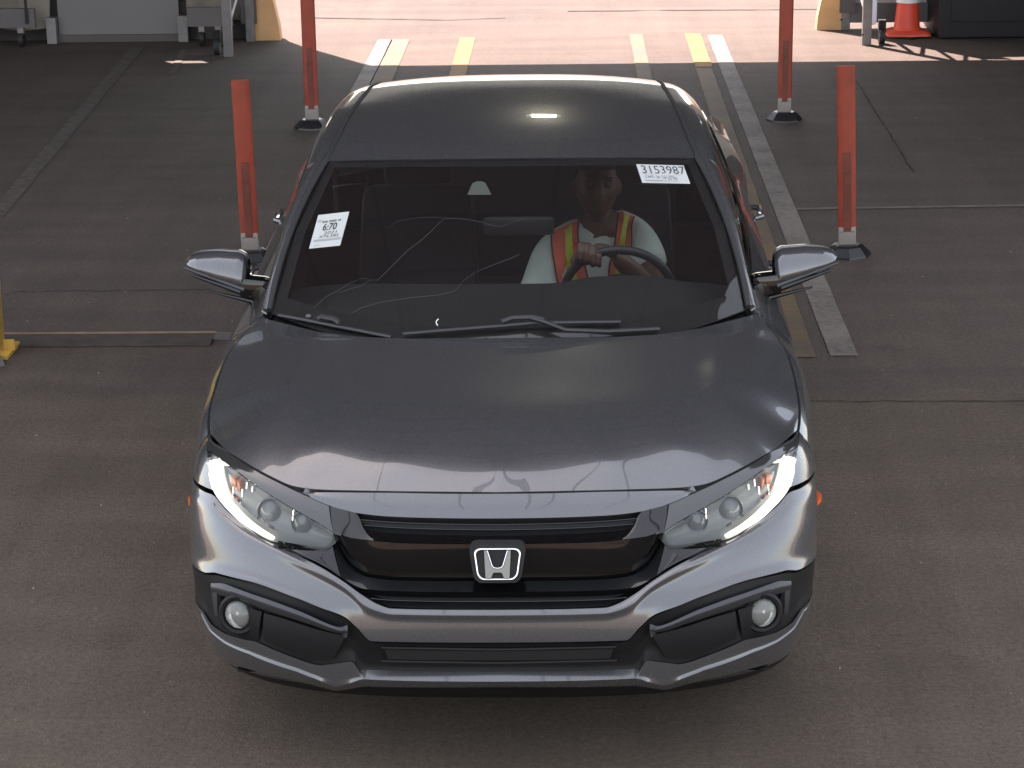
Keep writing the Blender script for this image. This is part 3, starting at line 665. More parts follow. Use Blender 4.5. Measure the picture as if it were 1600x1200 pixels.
# headliner, B side inner trims
P = np.stack(np.meshgrid(np.linspace(-.60, .60, 20), np.linspace(2.06, 3.4, 20), indexing='ij')+[np.zeros((20, 20))], -1)
P[..., 2] = zc_(P[..., 1])-.035-.05*(np.abs(P[..., 0])/.6)**3; panel('headliner', P, mat('headliner', (.05, .05, .05), .95), car, out=(0, 0, -1), flange=0)
def seat(x):
    s = MB().box((x, 2.33, .50), (.50, .52, .16)).build('front_seat', SEATM, car, bevel=.05)
    MB().box((x, 2.66, .80), (.48, .16, .60), rx=-.30, taper=.86).build('seat_back', SEATM, s, bevel=.05)
    MB().box((x, 2.78, 1.16), (.26, .11, .17), rx=-.15).build('headrest', SEATM, s, bevel=.04)
    for dx_ in (-.06, .06): MB().tube([(x+dx_, 2.75, 1.02), (x+dx_, 2.77, 1.1)], .007).build('headrest_post', CHROME, s)
seat(-.37); seat(.37)
rs = MB().box((0, 3.20, .48), (1.30, .5, .18)).build('rear_seat', SEATM, car, bevel=.05)
MB().box((0, 3.52, .78), (1.28, .16, .56), rx=-.35).build('seat_back', SEATM, rs, bevel=.05)
MB().box((0, 2.45, .52), (.22, .9, .24)).build('centre_console', INTER, car, bevel=.03)
q = ws_px(810, 315, -.10); MB().box(Vector(q), (.235, .022, .062), rx=-.12).build('rear_view_mirror', mat('mirror_back', (.03, .03, .03), .35), car, bevel=.012)
q = [ws_px(u, v, -.006) for u, v in ((730, 302), (768, 302), (758, 283), (752, 281), (745, 281), (738, 284))]
mobj('camera_housing', q, [(0, 1, 2, 3, 4, 5)], mat('camera_housing', (.20, .22, .19), .5), car, False)
# steering wheel
wc = Vector(aty(966, 459, 1.97)); wax = Vector((0, .93, .38)).normalized(); M = Matrix.Translation(wc) @ wax.to_track_quat('Z', 'Y').to_matrix().to_4x4()
WRAD = .188
mb = MB(); pts = [M @ Vector((WRAD*math.cos(a), WRAD*math.sin(a), 0)) for a in np.linspace(0, 2*math.pi, 49)]; mb.tube(pts, .0155, 12, cap=False)
pts_rim = list(pts)
sw = mb.build('steering_wheel', mat('wheel_leather', (.025, .027, .028), .38), car, True)
MB().lathe([(.075, -.02), (.075, .015), (.06, .03), (.0001, .035)], n=24, M=M).build('airbag_hub', INTER, sw, True)
mb = MB()
for a in (0, math.pi, -math.pi/2): mb.tube([M @ Vector((.06*math.cos(a), .06*math.sin(a), 0)), M @ Vector((WRAD*math.cos(a), WRAD*math.sin(a), 0))], [.022, .014], 8, flat=(1, .5))
mb.build('spoke', INTER, sw, True)
MB().tube([M @ Vector((0, 0, -.02)), M @ Vector((0, 0, -.25))], .035, 10).build('steering_column', INTER, sw, True)

# --- stickers and cracks on the glass
def text_mesh(txt, bold=False):
    cu = bpy.data.curves.new('t', 'FONT'); cu.body = txt; cu.size = 1; cu.resolution_u = 3
    if bold: cu.offset = .02
    o = bpy.data.objects.new('t', cu); COL.objects.link(o); dg = bpy.context.evaluated_depsgraph_get(); dg.update()
    me = bpy.data.meshes.new_from_object(o.evaluated_get(dg)); v = np.array([tuple(x.co)[:2] for x in me.vertices]); f = [tuple(p.vertices) for p in me.polygons]
    bpy.data.objects.remove(o); bpy.data.curves.remove(cu); bpy.data.meshes.remove(me)
    v -= v.min(0); v /= np.maximum(v.max(0), 1e-6); return v, f
PAPER = mat('label_paper', (.50, .51, .49), .6); INK = mat('print_ink', (.03, .035, .035), .6); INKG = mat('grey_ink', (.30, .31, .31), .7)
def sticker(quad, name, lines, bars, label):
    q = [ws_px(u, v, .004) for u, v in quad]      # tl tr br bl
    def at(a, b, o=0): return (q[3]*(1-a)+q[2]*a)*(1-b)+(q[0]*(1-a)+q[1]*a)*b+np.array([0, -.4, .92])*o
    st = mobj(name, [at(0, 0), at(1, 0), at(1, 1), at(0, 1), at(0, 0, -.0006), at(1, 0, -.0006), at(1, 1, -.0006), at(0, 1, -.0006)], [(0, 1, 2, 3), (7, 6, 5, 4), (0, 4, 5, 1), (1, 5, 6, 2), (2, 6, 7, 3), (3, 7, 4, 0)], PAPER, car, False); st['label'] = label
    for txt, x0, y0, x1, y1, bold, ink in lines:
        v, f = text_mesh(txt, bold); mobj('print', [at(x0+(x1-x0)*a, y0+(y1-y0)*b, .0008) for a, b in v], f, ink, st, False)
    for x0, y0, x1, y1, ink in bars: mobj('printed_bar', [at(x0, y0, .0006), at(x1, y0, .0006), at(x1, y1, .0006), at(x0, y1, .0006)], [(0, 1, 2, 3)], ink, st, False)
sticker([(497.5, 337.5), (546, 332), (531.5, 385), (483, 390)], 'window_label', [('Sale 2020 10', .20, .735, .80, .80, True, INK), ('6:70', .27, .49, .72, .71, True, INK), ('2021', .36, .38, .76, .46, False, INK), ('X76,582', .22, .27, .86, .36, False, INK), ('ADT', .04, .77, .17, .84, True, INKG)],
        [(.08, .185, .95, .245, INKG), (.12, .06, .32, .075, INKG)], 'white upright paper label printed 6:70')
sticker([(994, 258), (1068, 260), (1078.5, 288.5), (1003.5, 287)], 'window_label', [('3153987', .08, .50, .985, .93, False, INK), ('CAPD', .10, .26, .30, .39, False, INK), ('16', .34, .24, .40, .40, True, INK), ('Add Mls', .42, .30, .72, .44, True, INKG), ('19 22 70', .46, .19, .76, .31, False, INK), ('54 01 541', .46, .06, .76, .17, False, INKG)],
        [(.08, .08, .44, .16, INKG), (.08, .455, .36, .475, INKG), (.72, .44, .88, .455, INKG)], 'white wide paper label printed 3153987')
CR = mat('crack_white', (.085, .085, .082), .5)
def z3(l): return [(400+x/3.6375, 230+y/3.6375) for x, y in l]
mb = MB()
for l, r in ((z3([(330, 915), (400, 850), (470, 815), (540, 770), (610, 745), (640, 750)]), .0005), (z3([(470, 830), (540, 805), (600, 790), (650, 755), (690, 758), (740, 710), (800, 650), (860, 590), (940, 530), (1000, 475), (1060, 415), (1090, 405), (1150, 408), (1250, 420), (1320, 440), (1390, 455)]), .0005),
          (z3([(750, 460), (800, 425), (900, 405), (1000, 398), (1090, 405)]), .0003), (z3([(545, 945), (600, 915), (700, 885), (790, 870), (900, 855), (1050, 840), (1130, 820), (1180, 760), (1250, 710), (1350, 670), (1455, 630), (1500, 610)]), .0005), (z3([(1390, 455), (1450, 430), (1540, 400)]), .0004)):
    mb.tube([ws_px(u, v, .0012) for u, v in l], r, 4)
mb.build('windshield_crack', CR, car, False)['label'] = 'thin pale cracks wandering across the glass'
mb = MB()
q = ws_px(482, 494, .0015); mb.lathe([(.009, 0), (.008, .0015), (.0001, .002)], n=14, M=Matrix.Translation(Vector(q)) @ Vector((0, -.4, .92)).to_track_quat('Z', 'Y').to_matrix().to_4x4()); mb.build('glass_chip', mat('chip', (.10, .10, .10), .4), car, True)
MB().tube([ws_px(u, v, .004) for u, v in ((685, 500), (682, 503), (681.5, 506), (684, 510))], .0016, 6).build('leaf_scrap', mat('pale_scrap', (.8, .82, .75), .6), car)

# ================================================================== DRIVER
SKIN = mat('skin', (.11, .055, .036), .5, vary=(8, .12)); SHIRT = mat('white_shirt', (.66, .70, .62), .85, bump=(25, .4, .01)); VESTO = mat('orange_vest', (.85, .17, .10), .8, bump=(40, .3, .004))
YEL = mat('yellow_tape', (.62, .66, .05), .5); EDGE = mat('vest_edge', (.03, .025, .03), .8); HAIR = mat('dark_hair', (.01, .009, .009), .8); TROUS = mat('dark_trousers', (.02, .02, .03), .9)
def skin_mesh(name, nodes, edges, root=0, sub=2):
    me = bpy.data.meshes.new(name); me.from_pydata([n[:3] for n in nodes], edges, []); o = bpy.data.objects.new(name, me); COL.objects.link(o)
    sm = o.modifiers.new('s', 'SKIN'); sm.use_smooth_shade = True
    for i, n in enumerate(nodes):
        d = me.skin_vertices[0].data[i]; r = n[3] if hasattr(n[3], '__len__') else (n[3], n[3]); d.radius = r; d.use_root = (i == root)
    ss = o.modifiers.new('d', 'SUBSURF'); ss.levels = sub
    dg = bpy.context.evaluated_depsgraph_get(); dg.update(); m2 = bpy.data.meshes.new_from_object(o.evaluated_get(dg)); bpy.data.objects.remove(o)
    V = [tuple(v.co) for v in m2.vertices]; Fs = [tuple(p.vertices) for p in m2.polygons]; bpy.data.meshes.remove(m2); return V, Fs
HX, HY = .300, 2.43         # head centre
NECK = Vector((.315, 2.46, .995)); 
LSH = Vector((.445, 2.46, .960)); RSH = Vector((.140, 2.44, .905))       # car-left shoulder is on the picture's right
hand_c = min([p for p in pts_rim], key=lambda p: float(np.linalg.norm(pr(np.array(p))-np.array([926, 392]))))+Vector((0, .016, 0))
LEL = Vector((.500, 2.13, .80)); LW = Vector(aty(955, 415, 2.02))+Vector((.06, .05, -.02))
LW = hand_c+Vector((.085, .055, -.018)); REL = Vector((.05, 2.25, .62)); RW = Vector((.17, 2.06, .60))
N = [(.34, 2.60, .52, (.16, .13)), (.34, 2.55, .68, (.15, .12)), (.325, 2.49, .85, (.165, .11)), (.322, 2.46, .945, (.12, .085)), (NECK.x, NECK.y, NECK.z, .062), (.302, 2.44, 1.06, .056),
     (LSH.x, LSH.y, LSH.z, .070), (.490, 2.31, .875, .052), (LEL.x, LEL.y, LEL.z, .048), ((LEL.x+LW.x)/2, (LEL.y+LW.y)/2, (LEL.z+LW.z)/2+.012, .043), (LW.x, LW.y, LW.z, .031),
     (RSH.x, RSH.y, RSH.z, .068), (.085, 2.36, .74, .054), (REL.x, REL.y, REL.z, .045), (RW.x, RW.y, RW.z, .033),
     (.24, 2.45, .55, .09), (.22, 2.1, .60, .075), (.20, 1.85, .42, .055), (.44, 2.45, .55, .09), (.47, 2.1, .60, .075), (.45, 1.85, .42, .055)]
N += [(.385, 2.46, .985, .042), (.225, 2.455, .955, .045)]
Ed = [(0, 1), (1, 2), (2, 3), (3, 4), (4, 5), (4, 21), (21, 6), (6, 7), (7, 8), (8, 9), (9, 10), (4, 22), (22, 11), (11, 12), (12, 13), (13, 14), (0, 15), (15, 16), (16, 17), (0, 18), (18, 19), (19, 20)]
bv, bf = skin_mesh('b', N, Ed)
pb = MB().add(bv, bf)
# head with features
def head_mesh(mb):
    n1, n2 = 48, 36; V = []
    for i in range(n2+1):
        la = math.pi*i/n2
        for j in range(n1):
            lo = 2*math.pi*j/n1; x, y, z = math.sin(la)*math.sin(lo), -math.sin(la)*math.cos(lo), math.cos(la)
            X, Y, Zh = x*.078, y*.098, z*.122
            if z < 0: k = 1-.32*(-z)**1.4; X *= k; Y = Y*(1-.18*(-z)) - (.014*(-z) if y < 0 else 0)
            fr = max(0, -y)
            def gs(cx, cz, sx, sz): return math.exp(-((X-cx)/sx)**2-((Zh-cz)/sz)**2)*(fr > .25)
            dY = -.034*gs(0, -.022, .012, .020)-.012*gs(0, .002, .008, .026)      # nose
            dY += .017*gs(.030, .016, .016, .010)+.017*gs(-.030, .016, .016, .010)  # eye sockets
            dY -= .007*gs(.030, .034, .024, .007)+.007*gs(-.030, .034, .024, .007)  # brows
            dY -= .008*gs(0, -.058, .022, .006)+.007*gs(0, -.070, .018, .006)-.006*gs(0, -.064, .024, .0028)
            dY -= .008*gs(0, -.098, .02, .014); dY -= .006*gs(.045, -.02, .018, .02)+.006*gs(-.045, -.02, .018, .02)
            V.append(Vector((X, Y+dY, Zh)))
    return V, n1, n2
hv, n1, n2 = head_mesh(pb)
HM = Matrix.Translation((HX, HY, 1.140)) @ Euler((math.radians(-8), 0, math.radians(6))).to_matrix().to_4x4()
hvv = [HM @ v for v in hv]; hf = [(i*n1+j, i*n1+(j+1) % n1, (i+1)*n1+(j+1) % n1, (i+1)*n1+j) for i in range(n2) for j in range(n1)]; pb.add(hvv, [f[::-1] for f in hf])
for sx in (1, -1):      # ears
    M = HM @ Matrix.Translation((sx*.079, .006, -.002)) @ Euler((0, .0, sx*.45)).to_matrix().to_4x4() @ Matrix.Diagonal((.011, .019, .032, 1))
    pr_ = [(math.sin(a), -math.cos(a)) for a in np.linspace(.02, math.pi-.02, 10)]; pb.lathe(pr_, n=14, M=M)
# hand: closed over the rim, fingers in front
def finger(mb, pts, r): mb.tube(pts, r, 10)
hn = [(LW.x, LW.y, LW.z, (.026, .020)), (hand_c.x+.045, hand_c.y+.030, hand_c.z+.018, (.036, .020)), (hand_c.x+.012, hand_c.y+.010, hand_c.z+.020, (.040, .019))]
hv2, hf2 = skin_mesh('h', hn, [(0, 1), (1, 2)], 0, 2); pb.add(hv2, hf2)
hx = (Vector((1, -.1, -.22))).normalized()
for k, (o_, L, r) in enumerate(((-.040, .92, .0098), (-.0165, 1.0, .0105), (.007, .97, .0102), (.030, .84, .0090))):
    b = hand_c+hx*o_+Vector((0, -.006, .026-.004*abs(k-1)))
    pts = [b+Vector((.006, .022, .002)), b+Vector((0, -.012*L, .006)), b+Vector((-.001, -.034*L, -.012*L)), b+Vector((-.002, -.038*L, -.036*L)), b+Vector((-.001, -.020*L, -.052*L)), b+Vector((0, -.006, -.056*L))]
    finger(pb, pts, [r*1.1, r*1.12, r*1.05, r, r*.92, r*.75])
th = hand_c+hx*-.030; finger(pb, [th+Vector((.02, .02, .004)), th+Vector((-.018, .012, -.006)), th+Vector((-.034, -.002, -.026)), th+Vector((-.030, -.010, -.046))], [.013, .0125, .0115, .009])
body_raw = pb.build('person', SKIN, None, True)
rm = body_raw.modifiers.new('r', 'REMESH'); rm.mode = 'VOXEL'; rm.voxel_size = .0045; rm.use_smooth_shade = True
sm = body_raw.modifiers.new('k', 'SMOOTH'); sm.factor = .5; sm.iterations = 2
dg = bpy.context.evaluated_depsgraph_get(); dg.update(); me = bpy.data.meshes.new_from_object(body_raw.evaluated_get(dg)); body_raw.modifiers.clear(); body_raw.data = me; me.name = 'person'
me.materials.clear(); me.materials.append(SKIN); me.materials.append(TROUS)
for p in me.polygons:
    p.use_smooth = True
    if p.center.z < .70 and p.center.y < 2.7 and not (p.center.x < .20 and p.center.y < 2.4 and p.center.z > .57): p.material_index = 1
person = body_raw; tag(person, 'driver in white T-shirt and orange safety vest with one hand on the steering wheel', 'person')
# hair cap
V = [HM @ (Vector((v.x*1.06, v.y*1.06+.003, v.z*1.06))) for v in hv]
keep = [f for f in hf if all((hv[i].z > .052+.0*hv[i].y or (hv[i].y > .012 and hv[i].z > -.045)) for i in f)]
mobj('hair', V, [f[::-1] for f in keep], HAIR, person, True)
for sx in (1, -1):
    e = HM @ Vector((sx*.030, -.082, .014)); MB().lathe([(math.sin(a)*.0125, -math.cos(a)*.0125) for a in np.linspace(.02, math.pi-.02, 10)], n=16, M=Matrix.Translation(e)).build('eye', mat('eye_dark', (.10, .085, .075), .3), person, True)
    MB().box(HM @ Vector((sx*.030, -.099, .038)), (.034, .006, .006), rz=.1).build('eyebrow', HAIR, person, bevel=.002)
# shirt: torso + short sleeves
SN = [(.34, 2.59, .55, (.175, .145)), (.34, 2.55, .68, (.168, .135)), (.325, 2.49, .84, (.185, .122)), (.322, 2.462, .938, (.14, .096)), (.316, 2.455, .985, (.074, .070)),
      (LSH.x, LSH.y, LSH.z, .072), (.480, 2.34, .905, .074), (.490, 2.265, .865, .077),
      (RSH.x, RSH.y, RSH.z, .080), (.09, 2.37, .765, .078), (.055, 2.33, .70, .084)]
SN += [(.385, 2.46, .995, .055), (.225, 2.455, .958, .060)]
SE = [(0, 1), (1, 2), (2, 3), (3, 4), (4, 11), (11, 5), (5, 6), (6, 7), (4, 12), (12, 8), (8, 9), (9, 10)]
sv, sf = skin_mesh('s', SN, SE); sv = np.array(sv)
# wrinkles
sv[:, 1] += .006*np.sin(sv[:, 0]*45+sv[:, 2]*60)*np.sin(sv[:, 2]*38+sv[:, 0]*20); shirt = mobj('shirt', sv, sf, SHIRT, person, True)
# vest panels hugging the shirt: cast on shirt by BVH
from mathutils.bvhtree import BVHTree
bvh = BVHTree.FromPolygons([Vector(v) for v in sv], [list(f) for f in sf])
def on_shirt(u, v, off=.006):
    d = Vector(ray(u, v)).normalized(); h = bvh.ray_cast(Vector(CAMLOC), d)
    if h[0] is None: return None
    return h[0]-d*off
def shirt_patch(A, B, n, m_, off):
    A = resample(A, n); B = resample(B, n); out = []
    lasty = 2.36; P = np.zeros((n, m_, 3)); miss = []
    for i in range(n):
        for j in range(m_):
            q = A[i]*(1-j/(m_-1))+B[i]*j/(m_-1); h = on_shirt(q[0], q[1], off)
            if h is None: miss.append((i, j, q)); P[i, j] = np.nan
            else: P[i, j] = h
    for j in range(m_):
        ok = [i for i in range(n) if not np.isnan(P[i, j, 0])]
        if not ok: ok_any = [(a, b) for a in range(n) for b in range(m_) if not np.isnan(P[a, b, 0])]; P[:, j] = P[ok_any[0]]; continue
        for i in range(n):
            if np.isnan(P[i, j, 0]): P[i, j] = P[min(ok, key=lambda q: abs(q-i)), j]
    k = P.copy()
    P[1:-1] = (k[:-2]+k[1:-1]+k[2:])/3
    return P
def zz(l): return [(800+x/6.0, 250+y/6.0) for x, y in l]
vest = panel('vest', shirt_patch(zz([(380, 630), (380, 800), (410, 1000), (450, 1230), (470, 1400)]), zz([(625, 530), (605, 700), (640, 850), (700, 1100), (760, 1400)]), 26, 14, .010), VESTO, person, out=(0, -1, .3), flange=.006)[0]
panel('vest_panel', shirt_patch(zz([(1000, 445), (975, 650), (950, 850), (905, 1000), (900, 1400)]), zz([(1170, 440), (1110, 640), (1115, 860), (1000, 1040), (1040, 1400)]), 26, 12, .010), VESTO, vest, out=(0, -1, .3), flange=.006)
panel('reflective_tape', shirt_patch(zz([(500, 590), (500, 800), (525, 1060), (560, 1400)]), zz([(560, 555), (565, 800), (590, 980), (660, 1400)]), 20, 4, .014), YEL, vest, out=(0, -1, .3), flange=0)
panel('reflective_tape', shirt_patch(zz([(1055, 520), (1020, 700), (1000, 820), (960, 1100)]), zz([(1105, 500), (1070, 700), (1060, 820), (1020, 1100)]), 20, 4, .014), YEL, vest, out=(0, -1, .3), flange=0)
for A in ([(360, 650), (365, 800), (395, 1000), (440, 1260), (460, 1400)], [(625, 530), (607, 700), (642, 850), (702, 1100), (760, 1400)], [(998, 445), (973, 650), (948, 850), (903, 1000), (895, 1400)], [(1172, 440), (1112, 640), (1117, 860)]):
    P = shirt_patch(zz(A), zz([(x+14, y) for x, y in A]), 20, 2, .014); panel('vest_binding', P, EDGE, vest, out=(0, -1, .3), flange=0)

# ================================================================== GROUND
def ground_mat():
    m = mat('asphalt', (.07, .056, .050), .9); n = m.node_tree; b = n.nodes['Principled BSDF']; L = n.links.new
    tc = n.nodes.new('ShaderNodeTexCoord')
    def noise(s, d=8, r=.6):
        x = n.nodes.new('ShaderNodeTexNoise'); x.inputs['Scale'].default_value = s; x.inputs['Detail'].default_value = d; x.inputs['Roughness'].default_value = r; L(tc.outputs['Object'], x.inputs['Vector']); return x.outputs['Fac']
    def mr(v, a, b_, c, d):
        x = n.nodes.new('ShaderNodeMapRange'); x.inputs['From Min'].default_value = a; x.inputs['From Max'].default_value = b_; x.inputs['To Min'].default_value = c; x.inputs['To Max'].default_value = d; L(v, x.inputs['Value']); return x.outputs[0]
    def mul(a, b_):
        x = n.nodes.new('ShaderNodeMath'); x.operation = 'MULTIPLY'; L(a, x.inputs[0]); L(b_, x.inputs[1]); return x.outputs[0]
    big = mr(noise(.55, 4), .3, .7, .87, 1.13); mid = mr(noise(3.2, 8, .65), .25, .75, .88, 1.12); grit = mul(mr(noise(50, 6, .85), .3, .7, .45, 1.65), mr(noise(190, 2, .8), .3, .7, .6, 1.45))
    mp = n.nodes.new('ShaderNodeMapping'); mp.inputs['Scale'].default_value = (5.5, .35, 1); L(tc.outputs['Object'], mp.inputs['Vector'])
    tr = n.nodes.new('ShaderNodeTexNoise'); tr.inputs['Scale'].default_value = 1; tr.inputs['Detail'].default_value = 5; L(mp.outputs[0], tr.inputs['Vector']); streak = mr(tr.outputs['Fac'], .3, .7, .9, 1.1)
    mp2 = n.nodes.new('ShaderNodeMapping'); mp2.inputs['Scale'].default_value = (.4, 3.2, 1); L(tc.outputs['Object'], mp2.inputs['Vector'])
    tr2 = n.nodes.new('ShaderNodeTexNoise'); tr2.inputs['Scale'].default_value = 1; tr2.inputs['Detail'].default_value = 7; L(mp2.outputs[0], tr2.inputs['Vector']); scuff = mr(tr2.outputs['Fac'], .35, .7, .88, 1.16)
    vo = n.nodes.new('ShaderNodeTexVoronoi'); vo.inputs['Scale'].default_value = 60; L(tc.outputs['Object'], vo.inputs['Vector']); st = mr(vo.outputs['Distance'], .0, .16, 2.0, 1.0)
    spots = mr(noise(1.7, 9, .75),   .56, .66, 1.0, .84); blot = mr(noise(7.5, 6, .6), .60, .72, 1.0, .86)
    f = mul(mul(mul(mul(big, mid), mul(grit, streak)), mul(st, scuff)), mul(spots, blot))
    # large repair patch in front of y = 4.4 is browner and a little lighter
    sx = n.nodes.new('ShaderNodeSeparateXYZ'); L(tc.outputs['Object'], sx.inputs[0]); wob = mr(noise(1.2, 5), 0, 1, -.25, .25)
    ad = n.nodes.new('ShaderNodeMath'); ad.operation = 'ADD'; L(sx.outputs['Y'], ad.inputs[0]); L(wob, ad.inputs[1]); pf = mr(ad.outputs[0], 3.45, 3.6, 0, 1)
    cm = n.nodes.new('ShaderNodeMix'); cm.data_type = 'RGBA'; L(pf, cm.inputs['Factor']); cm.inputs['A'].default_value = (.078, .058, .041, 1); cm.inputs['B'].default_value = (.064, .048, .037, 1)
    vm = n.nodes.new('ShaderNodeVectorMath'); vm.operation = 'SCALE'; L(cm.outputs['Result'], vm.inputs[0]); L(f, vm.inputs['Scale']); L(vm.outputs[0], b.inputs['Base Color'])
    bp = n.nodes.new('ShaderNodeBump'); bp.inputs['Strength'].default_value = .8; bp.inputs['Distance'].default_value = .008; L(noise(110, 5), bp.inputs['Height']); L(bp.outputs[0], b.inputs['Normal'])
    return m
gm = ground_mat(); tag(mobj('ground', [(-400, -400, 0), (400, -400, 0), (400, 400, 0), (-400, 400, 0)], [(0, 1, 2, 3)], gm, None, False), kind='structure')
def line_mat(name, col, wear, scale=26):
    m = mat(name, col, .8); n = m.node_tree; b = n.nodes['Principled BSDF']; L = n.links.new; tc = n.nodes.new('ShaderNodeTexCoord')
    x = n.nodes.new('ShaderNodeTexNoise'); x.inputs['Scale'].default_value = scale; x.inputs['Detail'].default_value = 8; x.inputs['Roughness'].default_value = .7; L(tc.outputs['Object'], x.inputs['Vector'])
    x2 = n.nodes.new('ShaderNodeTexNoise'); x2.inputs['Scale'].default_value = 2.2; x2.inputs['Detail'].default_value = 4; L(tc.outputs['Object'], x2.inputs['Vector'])
    ad = n.nodes.new('ShaderNodeMath'); ad.operation = 'ADD'; L(x.outputs['Fac'], ad.inputs[0]); L(x2.outputs['Fac'], ad.inputs[1])
    r = n.nodes.new('ShaderNodeMapRange'); r.inputs['From Min'].default_value = wear-.12; r.inputs['From Max'].default_value = wear+.30; L(ad.outputs[0], r.inputs['Value'])
    c = n.nodes.new('ShaderNodeMix'); c.data_type = 'RGBA'; c.inputs['A'].default_value = (*col, 1); c.inputs['B'].default_value = (.07, .058, .052, 1); L(r.outputs[0], c.inputs['Factor']); L(c.outputs['Result'], b.inputs['Base Color'])
    return m
WL = line_mat('white_line_paint', (.19, .162, .138), .99); YL = line_mat('yellow_line_paint', (.24, .125, .012), 1.1); YL2 = line_mat('faded_yellow_paint', (.135, .088, .036), .96); FL = mat('ghost_line_paint', (.078, .061, .051), .9, vary=(14, .35))
def gline(name, p0, p1, w, m, z=.004):
    a = Vector((*p0, 0)); b = Vector((*p1, 0)); d = (b-a).normalized(); nn = Vector((-d.y, d.x, 0))*w/2; n = max(2, int((b-a).length/.15)); V = []
    for i in range(n+1):
        p = a+(b-a)*i/n; j1 = random.uniform(-.0015, .0015); j2 = random.uniform(-.0015, .0015); V += [tuple(p+nn*(1+j1/w*2)+Vector((0, 0, z))), tuple(p-nn*(1+j2/w*2)+Vector((0, 0, z)))]
    tag(mobj(name, V, [(2*i, 2*i+1, 2*i+3, 2*i+2) for i in range(n)], m, None, False), kind='structure')
gline('white_lane_line', (1.425, 4.08), (1.46, 13.69), .125, WL); gline('white_lane_line', (-1.37, 5.4), (-1.35, 13.6), .125, WL)
gline('yellow_lane_line', (1.235, 4.06), (1.27, 13.74), .125, YL2); gline('yellow_lane_line', (1.27, 12.0), (1.275, 13.76), .13, YL, .008)
gline('yellow_lane_line', (.79, 9.5), (.79, 13.78), .11, YL2); gline('yellow_lane_line', (-1.22, 9.5), (-1.22, 13.62), .16, YL2); gline('yellow_lane_line', (-.65, 9.0), (-.65, 13.69), .13, YL)
gline('ghost_line', (-3.42, 13.3), (-3.10, 7.0), .11, FL); gline('ghost_line', (1.50, 7.02), (4.6, 7.12), .045, mat('pale_seam', (.135, .110, .095), .9, vary=(10, .3))); gline('ghost_line', (-3.0, 13.2), (-2.9, 11.9), .06, FL)
CRKSH = mat('crack_shadow_dark', (.018, .015, .014), .95)
def crack_shadow(pts, w):
    V = []; Fs = []
    for i, (x, y) in enumerate(pts):
        t = Vector((pts[min(i+1, len(pts)-1)][0]-pts[max(i-1, 0)][0], pts[min(i+1, len(pts)-1)][1]-pts[max(i-1, 0)][1], 0)).normalized(); nn = Vector((-t.y, t.x, 0))*w*random.uniform(.3, 1)/2
        V += [(x+nn.x, y+nn.y, .004), (x-nn.x, y-nn.y, .004)]
    tag(mobj('crack_shadow_line', V, [(2*i, 2*i+1, 2*i+3, 2*i+2) for i in range(len(pts)-1)], CRKSH, None, False), kind='structure')
def wander(a, b, n, j): return [(a[0]+(b[0]-a[0])*i/n+random.uniform(-j, j), a[1]+(b[1]-a[1])*i/n+random.uniform(-j, j)) for i in range(n+1)]
crack_shadow(wander((2.37, 11.3), (2.31, 8.0), 30, .005), .016)
crack_shadow(wander((-2.6, 5.30), (-1.6, 5.32), 34, .012), .012)
crack_shadow(wander((1.12, 3.42), (3.2, 3.38), 60, .007), .010)
crack_shadow(wander((-2.2, 15.0), (-.9, 14.75), 12, .01), .05); crack_shadow(wander((-.9, 14.75), (-.35, 14.85), 8, .01), .03); crack_shadow(wander((.2, 15.25), (2.6, 15.2), 20, .01), .05)  # far dark strips: a thin cable and shadow lines drawn in as colour
# flat floor plate with a lighter rear edge
fp = empty('floor_plate', (-1.95, 4.41, 0)); tag(fp, 'flat dark floor strip with a tan rear edge lying left of the car', 'floor strip')
MB().box((-1.98, 4.40, .006), (1.06, .19, .010)).build('strip_body', mat('strip_dark', (.052, .041, .034), .8, vary=(9, .3)), fp, bevel=.004)
MB().box((-1.98, 4.505, .007), (1.06, .020, .014)).build('strip_edge', mat('strip_tan', (.26, .17, .11), .6, vary=(14, .2)), fp)
MB().box((-1.405, 4.46, .006), (.09, .10, .010)).build('end_plate', mat('strip_grey', (.10, .09, .085), .7), fp)

# ================================================================== DELINEATOR POSTS
ORP = mat('orange_post', (.26, .040, .018), .45, bump=(12, .15, .01), vary=(7, .22)); ORD = mat('dark_tape', (.13, .030, .018), .5, vary=(30, .3)); CLR = mat('clear_sleeve', (.24, .215, .19), .35); BASEM = mat('rubber_base', (.012, .012, .013), .35)
def make_post():
    r = empty('delineator_post'); 
    bs = MB().lathe([(.125, 0), (.122, .012), (.085, .052), (.070, .060), (.0001, .060)], n=8).build('base', BASEM, r)
    for p in bs.data.polygons: p.use_smooth = False
    MB().box((0, 0, .105), (.092, .034, .10)).build('sleeve', CLR, r, bevel=.008)
    mb = MB(); n = 24; prof = []
    for k in range(n):
        a = 2*math.pi*k/n; x = .048*math.copysign(abs(math.cos(a))**.6, math.cos(a)); y = .016*math.copysign(abs(math.sin(a))**.8, math.sin(a))-.006*(1-(x/.048)**2)*0; prof.append((x, y))
    zs = np.linspace(.11, .998, 12); V = [(x, y, z) for z in zs for x, y in prof]; Fs = [(i*n+j, i*n+(j+1) % n, (i+1)*n+(j+1) % n, (i+1)*n+j) for i in range(11) for j in range(n)]+[tuple(range(11*n, 12*n))]
    mobj('panel', V, Fs, ORP, r, True, 40)
    mb = MB().box((0, -.0185, .34), (.040, .003, .42)); mb.build('reflective_strip', ORD, r)
    mb = MB()
    for x in (-.03, .03): mb.box((x, -.019, .13), (.006, .004, .006))
    mb.build('bolt', CHROME, r)
    return r
post = make_post()
